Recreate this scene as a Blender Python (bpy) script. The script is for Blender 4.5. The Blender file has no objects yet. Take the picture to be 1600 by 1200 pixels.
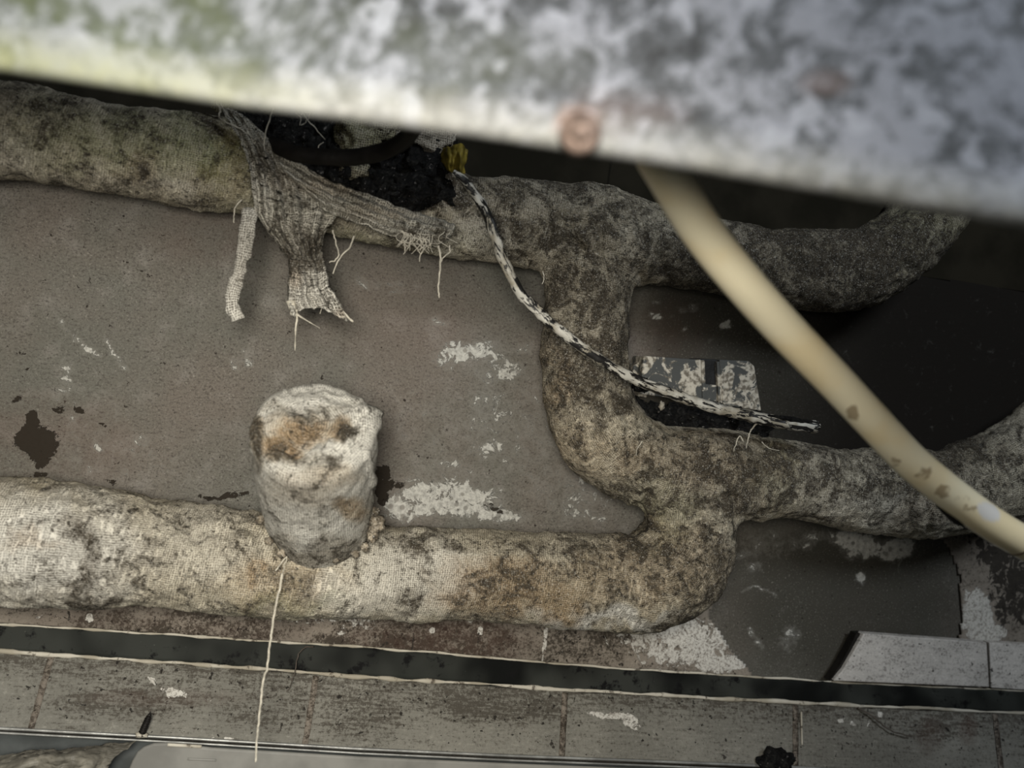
import bpy, math, random
import numpy as np
from mathutils import Vector, Matrix, noise as mn

random.seed(7); np.random.seed(7)
SC = bpy.context.scene
COL = SC.collection

# ------------------------------------------------------------------ camera
YAW, ROLL = math.radians(13.0), math.radians(7.5)
FPX = 1455.0
CAM = np.array([0.0, -1.0, 0.75])           # the wall is the plane y = 0
_f = np.array([math.sin(YAW), math.cos(YAW), 0.0])
_r0 = np.array([math.cos(YAW), -math.sin(YAW), 0.0])
_u0 = np.array([0.0, 0.0, 1.0])
_r = math.cos(ROLL) * _r0 + math.sin(ROLL) * _u0
_u = -math.sin(ROLL) * _r0 + math.cos(ROLL) * _u0
cd = bpy.data.cameras.new('camera'); cam = bpy.data.objects.new('camera', cd); COL.objects.link(cam)
M = Matrix(((_r[0], _u[0], -_f[0], CAM[0]), (_r[1], _u[1], -_f[1], CAM[1]), (_r[2], _u[2], -_f[2], CAM[2]), (0, 0, 0, 1)))
cam.matrix_world = M
cd.sensor_width = 36.0; cd.lens = FPX / 1600.0 * 36.0
cd.clip_start = 0.01; cd.clip_end = 20
cd.dof.use_dof = True; cd.dof.focus_distance = 0.95; cd.dof.aperture_fstop = 3.9
SC.camera = cam

# ------------------------------------------------------------------ light
SC.view_settings.view_transform = 'Standard'
SC.view_settings.look = 'None'
SC.view_settings.exposure = 0.0
SC.view_settings.gamma = 1.0
SC.view_settings.use_curve_mapping = False
w = bpy.data.worlds.new('world'); SC.world = w; w.use_nodes = True
w.node_tree.nodes['Background'].inputs[0].default_value = (0.80, 0.88, 1.0, 1)
w.node_tree.nodes['Background'].inputs[1].default_value = 0.004
def area_light(name, loc, aim, size, power, col, spread=180):
    d = bpy.data.lights.new(name, 'AREA'); d.shape = 'DISK'; d.size = size; d.energy = power; d.color = col
    d.spread = math.radians(spread)
    o = bpy.data.objects.new(name, d); COL.objects.link(o); o.location = loc
    o.rotation_euler = (Vector(aim) - Vector(loc)).to_track_quat('-Z', 'Y').to_euler()
    return o
def spot(name, loc, aim, size, power, col, ang, blend):
    d = bpy.data.lights.new(name, 'SPOT'); d.shadow_soft_size = size; d.energy = power; d.color = col
    d.spot_size = math.radians(ang); d.spot_blend = blend
    o = bpy.data.objects.new(name, d); COL.objects.link(o); o.location = loc
    o.rotation_euler = (Vector(aim) - Vector(loc)).to_track_quat('-Z', 'Y').to_euler()
    return o
spot('front_spot', (-0.07, -1.14, 0.80), (-0.07, 0.0, 0.47), 0.11, 66.0, (1.0, 0.955, 0.865), 80, 1.0)  # unseen spot added beside the camera, aimed low so the upper wall dims
area_light('beam_fill', (0.65, -1.7, 1.75), (0.35, -0.6, 0.9), 0.5, 19.0, (0.86, 0.93, 1.0))  # unseen fill added high up to brighten the beam and hose

# ------------------------------------------------------------------ geometry of the view
def P(px, py, dep=0.0):
    """a point dep metres in front of the wall, on the sight line through (px, py)"""
    d = _f + (px - 800.0) / FPX * _r - (py - 600.0) / FPX * _u
    t = (-dep - CAM[1]) / d[1]
    return CAM + t * d
def PZ(px, py, zc):
    return CAM + zc * (_f + (px - 800.0) / FPX * _r - (py - 600.0) / FPX * _u)
def mpp(p):
    return float(np.dot(np.asarray(p) - CAM, _f)) / FPX      # metres per pixel there
def proj(V):
    Q = V - CAM; z = Q @ _f
    return 800 + FPX * (Q @ _r) / z, 600 - FPX * (Q @ _u) / z
def smooth(x, a, b):
    t = np.clip((x - a) / (b - a), 0, 1); return t * t * (3 - 2 * t)
def catmull(pts, n):
    p = np.asarray(pts, float); p = np.vstack([2 * p[0] - p[1], p, 2 * p[-1] - p[-2]])
    out = []
    for i in range(1, len(p) - 2):
        for k in range(n):
            t = k / n
            out.append(0.5 * ((2 * p[i]) + (-p[i - 1] + p[i + 1]) * t + (2 * p[i - 1] - 5 * p[i] + 4 * p[i + 1] - p[i + 2]) * t * t
                              + (-p[i - 1] + 3 * p[i] - 3 * p[i + 1] + p[i + 2]) * t ** 3))
    out.append(p[-2]); return np.array(out)
def fbm(V, scale, octaves=3, off=0.0):
    return np.array([mn.fractal(Vector((v[0] * scale + off, v[1] * scale + off * 1.7, v[2] * scale - off)), 0.9, 2.0, octaves) for v in V])

def warp(px, py, amp):
    a = np.array([mn.noise_vector(Vector((x * .022, y * .022, 3.3))) for x, y in zip(px, py)])
    b = np.array([mn.noise_vector(Vector((x * .08, y * .08, 7.3))) for x, y in zip(px, py)])
    return px + amp * a[:, 0] + .4 * amp * b[:, 0], py + amp * a[:, 1] + .4 * amp * b[:, 1]
def blob_mask(px, py, blobs):
    m = np.zeros_like(px)
    for b in blobs:
        x0, y0, rx, ry = b[:4]; s = b[4] if len(b) > 4 else 1.0; a = math.radians(b[5]) if len(b) > 5 else 0
        dx = px - x0; dy = py - y0
        u = (dx * math.cos(a) + dy * math.sin(a)) / rx; v = (-dx * math.sin(a) + dy * math.cos(a)) / ry
        m = np.maximum(m, s * np.clip(1.25 - (u * u + v * v) * 0.75, 0, 1))
    return m
def stroke_mask(px, py, strokes):
    m = np.zeros_like(px)
    for pts, wd, s in strokes:
        for (x0, y0), (x1, y1) in zip(pts[:-1], pts[1:]):
            dx, dy = x1 - x0, y1 - y0; L = dx * dx + dy * dy
            t = np.clip(((px - x0) * dx + (py - y0) * dy) / L, 0, 1)
            d = np.hypot(px - x0 - t * dx, py - y0 - t * dy)
            m = np.maximum(m, s * np.clip(1.25 - 0.75 * (d / wd) ** 2, 0, 1))
    return m

# ------------------------------------------------------------------ objects
def tag(o, label=None, cat=None, group=None, kind=None):
    if label: o['label'] = label
    if cat: o['category'] = cat
    if group: o['group'] = group
    if kind: o['kind'] = kind
    return o
def empty(name, loc, label, cat, group=None):
    o = bpy.data.objects.new(name, None); COL.objects.link(o); o.location = tuple(loc); o.empty_display_size = 0.05
    return tag(o, label, cat, group)
def root_loc(o):
    l = Vector((0, 0, 0))
    while o is not None: l += o.location; o = o.parent
    return np.array(l)
def mesh(name, V, F, mat, parent=None, origin=None, uv=None, mask=None, smooth_=True):
    V = np.asarray(V, float)
    if parent is not None: org = root_loc(parent); loc = np.zeros(3)
    else:
        org = np.array(origin) if origin is not None else np.array([(V[:, 0].min() + V[:, 0].max()) / 2, (V[:, 1].min() + V[:, 1].max()) / 2, V[:, 2].min()])
        loc = org
    me = bpy.data.meshes.new(name)
    me.from_pydata((V - org).tolist(), [], F.tolist() if isinstance(F, np.ndarray) else F)
    if uv is not None:
        l = me.uv_layers.new(name='uv'); l.data.foreach_set('uv', np.asarray(uv, np.float32).ravel())
    if mask is not None:
        a = me.color_attributes.new('mask', 'FLOAT_COLOR', 'POINT'); a.data.foreach_set('color', np.asarray(mask, np.float32).ravel())
    if smooth_: me.polygons.foreach_set('use_smooth', [True] * len(me.polygons))
    me.materials.append(mat); me.update()
    o = bpy.data.objects.new(name, me); COL.objects.link(o); o.location = tuple(loc)
    if parent is not None: o.parent = parent
    return o
def frames(C):
    T = np.gradient(C, axis=0); T /= np.linalg.norm(T, axis=1)[:, None] + 1e-12
    ref = np.array([0.0, -1.0, 0.02])
    if abs(T[0] @ ref) > 0.9: ref = np.array([0, 0, 1.0])
    E1 = ref - (T @ ref)[:, None] * T; E1 /= np.linalg.norm(E1, axis=1)[:, None]
    # parallel transport
    for i in range(1, len(C)):
        e = E1[i - 1] - (E1[i - 1] @ T[i]) * T[i]; E1[i] = e / (np.linalg.norm(e) + 1e-12)
    return T, E1, np.cross(T, E1)
def tube_geo(C, R, ns=12, flat=1.0, rough=0.0, rs=60, cap=True):
    C = np.asarray(C, float); R = np.broadcast_to(np.asarray(R, float), (len(C),))
    T, A, B = frames(C); n = len(C)
    th = np.linspace(0, 2 * math.pi, ns, endpoint=False)
    ring = (np.cos(th)[None, :, None] * A[:, None, :] * flat + np.sin(th)[None, :, None] * B[:, None, :])
    V = (C[:, None, :] + ring * R[:, None, None]).reshape(-1, 3)
    if rough:
        N = ring.reshape(-1, 3); V = V + N * (fbm(V, rs) * rough)[:, None]
    F = []
    for i in range(n - 1):
        for j in range(ns):
            k = (j + 1) % ns; F.append([i * ns + j, i * ns + k, (i + 1) * ns + k, (i + 1) * ns + j])
    s = np.concatenate([[0], np.cumsum(np.linalg.norm(np.diff(C, axis=0), axis=1))])
    UV = []
    for i in range(n - 1):
        for j in range(ns):
            u0, u1 = j / ns * 2 * math.pi * R[i], (j + 1) / ns * 2 * math.pi * R[i]
            UV += [(s[i], u0), (s[i], u1), (s[i + 1], u1), (s[i + 1], u0)]
    if cap:
        for base, c in ((0, C[0]), ((n - 1) * ns, C[-1])):
            V = np.vstack([V, c[None]]); ci = len(V) - 1
            for j in range(ns):
                k = (j + 1) % ns
                F.append([base + k, base + j, ci] if base == 0 else [base + j, base + k, ci]); UV += [(0, 0)] * 3
    return V, F, UV
def join(geos):
    V, F, UV = [], [], []; o = 0
    for g in geos:
        V.append(g[0]); F += [[i + o for i in f] for f in g[1]]; o += len(g[0])
        UV += list(g[2]) if len(g) > 2 and g[2] is not None else [(0, 0)] * sum(len(f) for f in g[1])
    return np.vstack(V), F, UV
def slab_geo(front, depth_vec):
    """closed prism: polygon 'front' extruded by depth_vec"""
    n = len(front); fr = np.asarray(front, float); bk = fr + np.asarray(depth_vec)
    F = [list(range(n)), list(range(2 * n - 1, n - 1, -1))] + [[i, i + n, (i + 1) % n + n, (i + 1) % n] for i in range(n)]
    return np.vstack([fr, bk]), F, None
def sheet_geo(G, thick=0.0012, closed=True):
    """G: (m, n, 3) grid -> a thin closed sheet with real thickness"""
    m, n, _ = G.shape
    du = np.gradient(G, axis=0); dv = np.gradient(G, axis=1)
    N = np.cross(du, dv); N /= np.linalg.norm(N, axis=2)[..., None] + 1e-12
    a = (G + N * thick / 2).reshape(-1, 3); b = (G - N * thick / 2).reshape(-1, 3); o = m * n
    F = []; UV = []
    s = np.concatenate([[0], np.cumsum(np.linalg.norm(np.diff(G[:, n // 2], axis=0), axis=1))])
    tt = np.concatenate([[0], np.cumsum(np.linalg.norm(np.diff(G[m // 2], axis=0), axis=1))])
    for i in range(m - 1):
        for j in range(n - 1):
            q = [i * n + j, (i + 1) * n + j, (i + 1) * n + j + 1, i * n + j + 1]
            uv = [(s[i], tt[j]), (s[i + 1], tt[j]), (s[i + 1], tt[j + 1]), (s[i], tt[j + 1])]
            F.append(q); UV += uv; F.append([o + k for k in q[::-1]]); UV += uv[::-1]
    rim = [i * n for i in range(m)] + [(m - 1) * n + j for j in range(1, n)] + [i * n + n - 1 for i in range(m - 2, -1, -1)] + [j for j in range(n - 2, 0, -1)]
    for i in range(len(rim)):
        p, q = rim[i], rim[(i + 1) % len(rim)]; F.append([p, o + p, o + q, q]); UV += [(0, 0)] * 4
    return np.vstack([a, b]), F, UV
def ico(center, rad, sub=3, rough=0.35, rs=1.6, seed=0.0, squash=(1, 1, 1)):
    import bmesh
    bm = bmesh.new(); bmesh.ops.create_icosphere(bm, subdivisions=sub, radius=1.0)
    V = np.array([v.co[:] for v in bm.verts]); F = [[v.index for v in f.verts] for f in bm.faces]; bm.free()
    d = 1 + rough * fbm(V, rs, 4, seed)
    V = V * d[:, None] * np.array(squash) * rad + np.asarray(center)
    return V, F, None

# ------------------------------------------------------------------ materials
class G:
    def __init__(s, name, rough=0.9, spec=0.3):
        s.m = bpy.data.materials.new(name); s.m.use_nodes = True; s.t = s.m.node_tree
        s.b = s.t.nodes['Principled BSDF']; s.b.inputs['Roughness'].default_value = rough
        s.b.inputs['Specular IOR Level'].default_value = spec
        tc = s.t.nodes.new('ShaderNodeTexCoord'); s.obj = tc.outputs['Object']; s.uv = tc.outputs['UV']
    def set(s, sock, v):
        if hasattr(v, 'is_output') or isinstance(v, bpy.types.NodeSocket): s.t.links.new(v, sock)
        elif isinstance(v, (tuple, list)):
            sock.default_value = tuple(v) + ((1,) if len(v) == 3 and sock.type == 'RGBA' else ())
        else: sock.default_value = v
    def math(s, op, a, b=0.0, c=0.0, clamp=False):
        n = s.t.nodes.new('ShaderNodeMath'); n.operation = op; n.use_clamp = clamp
        s.set(n.inputs[0], a); s.set(n.inputs[1], b); s.set(n.inputs[2], c); return n.outputs[0]
    def mix(s, a, b, f, mode='MIX'):
        n = s.t.nodes.new('ShaderNodeMix'); n.data_type = 'RGBA'; n.blend_type = mode
        s.set(n.inputs[0], f); s.set(n.inputs[6], a); s.set(n.inputs[7], b); return n.outputs[2]
    def noise(s, scale, detail=3, rough=0.55, vec=None, dist=0.0):
        n = s.t.nodes.new('ShaderNodeTexNoise'); s.set(n.inputs['Vector'], vec or s.obj)
        n.inputs['Scale'].default_value = scale; n.inputs['Detail'].default_value = detail
        n.inputs['Roughness'].default_value = rough; n.inputs['Distortion'].default_value = dist
        return n.outputs['Fac']
    def noisecol(s, scale, detail=2, vec=None):
        n = s.t.nodes.new('ShaderNodeTexNoise'); s.set(n.inputs['Vector'], vec or s.obj)
        n.inputs['Scale'].default_value = scale; n.inputs['Detail'].default_value = detail; return n.outputs['Color']
    def voro(s, scale, vec=None, feat='F1'):
        n = s.t.nodes.new('ShaderNodeTexVoronoi'); n.feature = feat; s.set(n.inputs['Vector'], vec or s.obj)
        n.inputs['Scale'].default_value = scale; return n.outputs['Distance']
    def ss(s, x, a, b, lo=0.0, hi=1.0):
        n = s.t.nodes.new('ShaderNodeMapRange'); n.interpolation_type = 'SMOOTHSTEP'
        s.set(n.inputs[0], x); n.inputs[1].default_value = a; n.inputs[2].default_value = b
        n.inputs[3].default_value = lo; n.inputs[4].default_value = hi; return n.outputs[0]
    def vmap(s, vec, scale=(1, 1, 1), rot=(0, 0, 0), loc=(0, 0, 0)):
        n = s.t.nodes.new('ShaderNodeMapping'); s.set(n.inputs[0], vec)
        n.inputs['Scale'].default_value = scale; n.inputs['Rotation'].default_value = rot; n.inputs['Location'].default_value = loc
        return n.outputs[0]
    def vadd(s, a, b, k):
        n = s.t.nodes.new('ShaderNodeVectorMath'); n.operation = 'MULTIPLY_ADD'
        s.set(n.inputs[0], b); n.inputs[1].default_value = (k, k, k); s.set(n.inputs[2], a); return n.outputs[0]
    def sep(s, v):
        n = s.t.nodes.new('ShaderNodeSeparateXYZ'); s.set(n.inputs[0], v); return n.outputs
    def attr(s, name='mask'):
        n = s.t.nodes.new('ShaderNodeAttribute'); n.attribute_name = name
        q = s.t.nodes.new('ShaderNodeSeparateColor'); s.t.links.new(n.outputs['Color'], q.inputs[0])
        return q.outputs[0], q.outputs[1], q.outputs[2], n.outputs['Alpha']
    def done(s, col, height=None, dist=0.002, strength=1.0, rough=None, metal=None):
        s.set(s.b.inputs['Base Color'], col)
        if rough is not None: s.set(s.b.inputs['Roughness'], rough)
        if metal is not None: s.set(s.b.inputs['Metallic'], metal)
        if height is not None:
            n = s.t.nodes.new('ShaderNodeBump'); n.inputs['Strength'].default_value = strength; n.inputs['Distance'].default_value = dist
            s.set(n.inputs['Height'], height); s.t.links.new(n.outputs[0], s.b.inputs['Normal'])
        return s.m

def gauze_material(name, base=(0.60, 0.545, 0.425), dirt=(0.055, 0.045, 0.032), pitch=0.0021, masked=True, dirt_bias=0.0, weave_k=0.55):
    g = G(name, 0.95, 0.15)
    if masked: mD, mO, mG, mW = g.attr()
    uvd = g.vadd(g.uv, g.noisecol(28, 2), 0.006)
    uvd = g.vadd(uvd, g.noisecol(160, 2), 0.0022)
    x, y, _ = g.sep(uvd)
    k = 2 * math.pi / pitch
    sx = g.math('SINE', g.math('MULTIPLY', x, k)); sy = g.math('SINE', g.math('MULTIPLY', y, k))
    gap = g.math('MAXIMUM', sx, sy)                       # threads stand where a sine is high
    wv = g.ss(gap, -0.1, 0.95)
    patchy = g.ss(g.noise(38, 3), 0.38, 0.62)
    fib = g.noise(420, 3, 0.7)
    big = g.noise(14, 4, 0.6, dist=0.4); mid = g.noise(48, 5, 0.66, dist=0.8); fine = g.noise(230, 4, 0.75)
    spots = g.noise(120, 3, 0.6)
    c = g.mix(base, (base[0] * 0.72, base[1] * 0.70, base[2] * 0.66), g.ss(big, 0.35, 0.7))
    if masked:
        c = g.mix(c, (0.72, 0.71, 0.66), g.math('MULTIPLY', mW, 0.85))
        c = g.mix(c, (0.21, 0.235, 0.09), g.math('MULTIPLY', mG, g.ss(mid, 0.25, 0.62, 0.25, 0.9)))
        oc = g.math('MULTIPLY', mO, g.ss(mid, 0.3, 0.6, 0.45, 1.0))
        c = g.mix(c, (0.29, 0.165, 0.06), g.math('MULTIPLY', oc, 0.8))
    if masked: c = g.mix(c, (0.105, 0.083, 0.055), g.math('MULTIPLY', mD, 0.62))
    # dirt that sits between the threads, in flecks and in clouds
    d = g.math('ADD', g.math('MULTIPLY', mid, 0.72), g.math('MULTIPLY', fine, 0.28))
    if masked: d = g.math('ADD', d, g.math('MULTIPLY', mD, 0.15))
    if masked: d = g.math('SUBTRACT', d, g.math('MULTIPLY', mW, 0.05))
    d = g.math('ADD', d, dirt_bias)
    dm = g.ss(d, 0.475, 0.66, 0.0, 0.95)
    c = g.mix(c, dirt, dm)
    fl = g.ss(g.math('ADD', fine, g.math('MULTIPLY', d, 0.35)), 0.74, 0.84)
    c = g.mix(c, (0.02, 0.017, 0.013), g.math('MULTIPLY', fl, 0.8))
    sp = g.ss(g.math('ADD', spots, (g.math('MULTIPLY', mD, 0.14) if masked else 0.0)), 0.72, 0.78)
    c = g.mix(c, (0.018, 0.014, 0.010), g.math('MULTIPLY', sp, 0.85))
    wk = g.math('MULTIPLY', g.math('SUBTRACT', 1.0, wv), g.math('MULTIPLY_ADD', patchy, weave_k * 0.4, weave_k * 0.75))
    c = g.mix(c, (0.05, 0.042, 0.03), wk)
    c = g.mix(c, (0.8, 0.77, 0.68), g.ss(fib, 0.60, 0.74, 0.0, 0.35))
    grit = g.noise(620, 3, 0.8)
    c = g.mix(c, (0.035, 0.029, 0.02), g.ss(grit, 0.50, 0.66, 0, 0.72))
    c = g.mix(c, (0.86, 0.83, 0.74), g.ss(grit, 0.44, 0.34, 0, 0.30))
    h = g.math('MULTIPLY_ADD', wv, 0.5, g.math('MULTIPLY_ADD', fib, 0.7, g.math('MULTIPLY', fine, 1.2)))
    if masked: pass
    return g.done(c, h, 0.0012, 0.9)

MAT = {}
MAT['gauze'] = gauze_material('wrapped_gauze')
MAT['rag'] = gauze_material('loose_gauze', (0.50, 0.46, 0.38), pitch=0.0026, weave_k=0.85, dirt_bias=-0.01)

def simple(name, col, rough=0.8, var=0.25, ns=60, bump=0.0006, metal=0.0, spec=0.15):
    g = G(name, rough, spec)
    c = g.mix(col, tuple(v * (1 - var) for v in col), g.ss(g.noise(ns, 4), 0.35, 0.65))
    return g.done(c, g.noise(ns * 4, 3), bump, 0.6, metal=metal)
MAT['thread'] = simple('pale_thread', (0.55, 0.51, 0.42), 0.9, 0.35, 200)
MAT['dark_thread'] = simple('dark_thread', (0.10, 0.085, 0.07), 0.9, 0.35, 200)

# charred / tarry stuff
g = G('charred_black', 0.6, 0.2)
nz = g.noise(130, 5, 0.75, dist=1.0)
c = g.mix((0.003, 0.003, 0.003), (0.018, 0.017, 0.015), g.ss(nz, 0.45, 0.6))
c = g.mix(c, (0.30, 0.28, 0.26), g.ss(g.noise(210, 4, 0.7), 0.62, 0.68, 0, 0.6))
MAT['char'] = g.done(c, nz, 0.006, 1.0)

# wall plaster
def wall_material():
    g = G('painted_plaster', 0.92, 0.1)
    pale, dark, cem_shade, rust = g.attr()
    big = g.noise(6, 4); mid = g.noise(32, 4, 0.6); fine = g.noise(210, 4, 0.7); edge = g.noise(75, 8, 0.78, dist=0.7)
    sv = g.vmap(g.obj, (1.0, 1.0, 2.2), (0, math.radians(28), 0))
    fibre = g.noise(170, 4, 0.7, vec=sv)
    c = g.mix((0.145, 0.127, 0.108), (0.126, 0.122, 0.104), g.ss(big, 0.35, 0.65))
    c = g.mix(c, (0.21, 0.195, 0.175), g.ss(mid, 0.48, 0.75, 0, 0.6))
    c = g.mix(c, (0.038, 0.036, 0.028), g.math('MULTIPLY', cem_shade, 0.85, clamp=True))
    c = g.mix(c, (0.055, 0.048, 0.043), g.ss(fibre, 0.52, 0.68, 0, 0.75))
    grain = g.noise(480, 3, 0.8); wall_shade = g.ss(cem_shade, 1.0, 2.0)
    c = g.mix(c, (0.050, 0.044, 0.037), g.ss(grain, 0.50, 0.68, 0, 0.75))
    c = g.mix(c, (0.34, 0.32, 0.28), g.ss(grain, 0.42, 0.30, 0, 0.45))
    c = g.mix(c, (0.013, 0.011, 0.009), wall_shade)  # shade of the upper right wall, painted as a near-black tone
    c = g.mix(c, (0.02, 0.016, 0.013), g.ss(g.noise(125, 3, 0.65), 0.655, 0.685, 0, 0.9))
    c = g.mix(c, (0.10, 0.055, 0.04), g.math('MULTIPLY', rust, g.ss(mid, 0.3, 0.65, 0.3, 0.9)))
    e = g.math('MULTIPLY', g.math('SUBTRACT', edge, 0.5), 2.9)
    pm = g.ss(g.math('ADD', pale, e), 0.68, 0.74)
    pm = g.math('MULTIPLY', pm, g.ss(g.voro(95), 0.20, 0.32, 0.25, 1.0))
    pc = g.mix((0.56, 0.55, 0.50), (0.30, 0.295, 0.27), g.ss(fine, 0.4, 0.65))
    c = g.mix(c, pc, g.math('MULTIPLY', pm, 0.88))
    halo = g.ss(g.math('ADD', pale, g.math('MULTIPLY', e, 0.9)), 0.2, 0.8, 0, 0.4)
    c = g.mix(c, (0.30, 0.29, 0.26), g.math('MULTIPLY', halo, g.ss(grain, .35, .6, 0.3, 1.0)))
    dm = g.ss(g.math('ADD', dark, g.math('MULTIPLY', e, 0.75)), 0.66, 0.70)
    c = g.mix(c, (0.024, 0.019, 0.014), g.math('MULTIPLY', dm, 0.97))
    h = g.math('ADD', g.math('MULTIPLY_ADD', pm, 0.55, g.math('MULTIPLY', dm, -0.8)), g.math('MULTIPLY_ADD', fine, 0.5, g.math('MULTIPLY', fibre, 0.35)))
    return g.done(c, h, 0.0014, 0.9)
MAT['wall'] = wall_material()

# dirty skirting tiles / mortar
def skirt_material(name, tone, dirtk=0.5, warm=0.0, streak=3.0):
    g = G(name, 0.7, 0.12)
    pale, dark, wet, rust = g.attr()
    sv = g.vmap(g.obj, (1.0, 1.0, streak))
    st = g.noise(42, 6, 0.75, vec=sv); big = g.noise(9, 4); fine = g.noise(300, 4, 0.8); edge = g.noise(85, 6, 0.72, dist=0.8)
    c = g.mix(tone, tuple(t * 0.75 for t in tone), g.ss(big, 0.35, 0.65))
    d = g.math('ADD', g.math('MULTIPLY', st, 0.45), g.math('MULTIPLY_ADD', fine, 0.50, g.math('MULTIPLY', dark, 0.13)))
    c = g.mix(c, (0.040, 0.033, 0.025), g.ss(d, 0.48, 0.60, 0, dirtk))
    c = g.mix(c, tuple(min(1, t * 1.5) for t in tone), g.ss(d, 0.44, 0.36, 0, 0.5))
    c = g.mix(c, (0.012, 0.010, 0.008), g.ss(g.math('MULTIPLY_ADD', dark, 0.05, g.noise(190, 3, 0.6)), 0.655, 0.69, 0, 0.92))
    c = g.mix(c, (0.055, 0.030, 0.022), g.math('MULTIPLY', rust, g.ss(edge, 0.35, 0.6, 0.35, 1)))
    e = g.math('MULTIPLY', g.math('SUBTRACT', edge, 0.5), 2.6)
    pm = g.ss(g.math('ADD', pale, e), 0.72, 0.80)
    c = g.mix(c, g.mix((0.55, 0.53, 0.48), (0.25, 0.23, 0.2), g.ss(fine, .45, .62)), g.math('MULTIPLY', pm, 0.9))
    dm = g.ss(g.math('ADD', wet, e), 0.78, 0.86)
    c = g.mix(c, (0.02, 0.017, 0.014), g.math('MULTIPLY', dm, 0.9))
    return g.done(c, g.math('MULTIPLY_ADD', pm, 0.7, g.math('ADD', fine, edge)), 0.0012, 0.7)
MAT['mortar'] = skirt_material('dirty_mortar', (0.23, 0.20, 0.165), 0.95, streak=1.4)
MAT['tile'] = skirt_material('dirty_wall_tile', (0.20, 0.192, 0.165), 0.8, streak=8.0)
MAT['cleantile'] = skirt_material('smeared_tile', (0.52, 0.49, 0.45), 0.6)

g = G('black_channel', 0.7, 0.08)
nz = g.noise(50, 5, 0.7)
c = g.mix((0.004, 0.0045, 0.004), (0.030, 0.032, 0.028), g.ss(g.noise(7, 3), 0.4, 0.6))
c = g.mix(c, (0.005, 0.005, 0.005), g.ss(nz, 0.55, 0.66))
c = g.mix(c, (0.20, 0.20, 0.18), g.ss(g.noise(170, 4, 0.7), 0.70, 0.76, 0, 0.7))
MAT['channel'] = g.done(c, nz, 0.0008, 0.6)

g = G('old_caulk', 0.7, 0.3)
nz = g.noise(90, 5, 0.7)
c = g.mix((0.30, 0.27, 0.21), (0.46, 0.43, 0.36), g.ss(g.noise(20, 3), 0.4, 0.6))
c = g.mix(c, (0.07, 0.055, 0.04), g.ss(nz, 0.56, 0.66, 0, 0.9))
MAT['caulk'] = g.done(c, nz, 0.001, 0.8)

# the weathered beam near the camera
def beam_material():
    g = G('weathered_zinc_sheet', 0.55, 0.4)
    v = g.vadd(g.obj, g.noisecol(9, 3), 0.03)
    a = g.noise(40, 5, 0.66, vec=v); b = g.noise(130, 4, 0.7, vec=v); big = g.noise(5.5, 3, 0.5)
    f = g.math('ADD', g.math('MULTIPLY', a, 0.55), g.math('MULTIPLY_ADD', b, 0.35, g.math('MULTIPLY', big, 0.25)))
    c = g.mix((0.014, 0.016, 0.018), (0.065, 0.070, 0.078), g.ss(f, 0.47, 0.56))
    c = g.mix(c, (0.215, 0.222, 0.25), g.ss(f, 0.545, 0.63))
    sp = g.ss(g.noise(60, 2, 0.5), 0.60, 0.66)
    c = g.mix(c, (0.30, 0.31, 0.345), g.math('MULTIPLY', sp, 0.75))
    green, lip, rust, _ = g.attr()
    c = g.mix(c, (0.075, 0.088, 0.045), g.math('MULTIPLY', green, g.ss(a, 0.3, 0.6, 0.8, 0.3)))
    c = g.mix(c, g.mix((0.26, 0.255, 0.225), (0.20, 0.205, 0.115), green), g.math('MULTIPLY', lip, g.ss(b, 0.3, 0.7, 0.45, 0.85)))
    c = g.mix(c, (0.28, 0.13, 0.07), g.math('MULTIPLY', rust, 0.8))
    return g.done(c, f, 0.003, 0.5, metal=0.0)
MAT['beam'] = beam_material()
MAT['bolt'] = simple('rusty_bolt', (0.22, 0.16, 0.13), 0.6, 0.5, 150, metal=0.3)

def hose_material():
    g = G('cream_plastic', 0.22, 0.6)
    x, y, z = g.sep(g.uv)
    stain, band, _, _ = g.attr()
    e = g.noise(70, 4, 0.6)
    c = g.mix((0.86, 0.72, 0.45), (0.88, 0.79, 0.56), g.ss(g.noise(14, 3), 0.4, 0.6))
    c = g.mix(c, (0.23, 0.15, 0.07), g.math('MULTIPLY', g.ss(g.math('ADD', stain, g.math('MULTIPLY', g.math('SUBTRACT', e, 0.5), 3.0)), 0.55, 0.85), 0.7))
    c = g.mix(c, (0.74, 0.71, 0.66), band)
    return g.done(c, e, 0.0004, 0.4)
MAT['hose'] = hose_material()
MAT['hose_ring'] = simple('brown_joint_ring', (0.16, 0.10, 0.055), 0.6, 0.4, 90)
MAT['rubber'] = simple('black_rubber', (0.016, 0.014, 0.012), 0.55, 0.4, 60)

g = G('flaking_white_paint_on_black_cable', 0.5, 0.4)
n1 = g.noise(120, 5, 0.7, vec=g.vmap(g.uv, (.38, 1.2, 1)), dist=0.6)
pm = g.ss(n1, 0.475, 0.505)
c = g.mix((0.012, 0.011, 0.010), g.mix((0.52, 0.50, 0.44), (0.30, 0.27, 0.21), g.ss(g.noise(50, 3), 0.4, 0.65)), pm)
MAT['cable'] = g.done(c, pm, 0.0006, 1.0)

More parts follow.
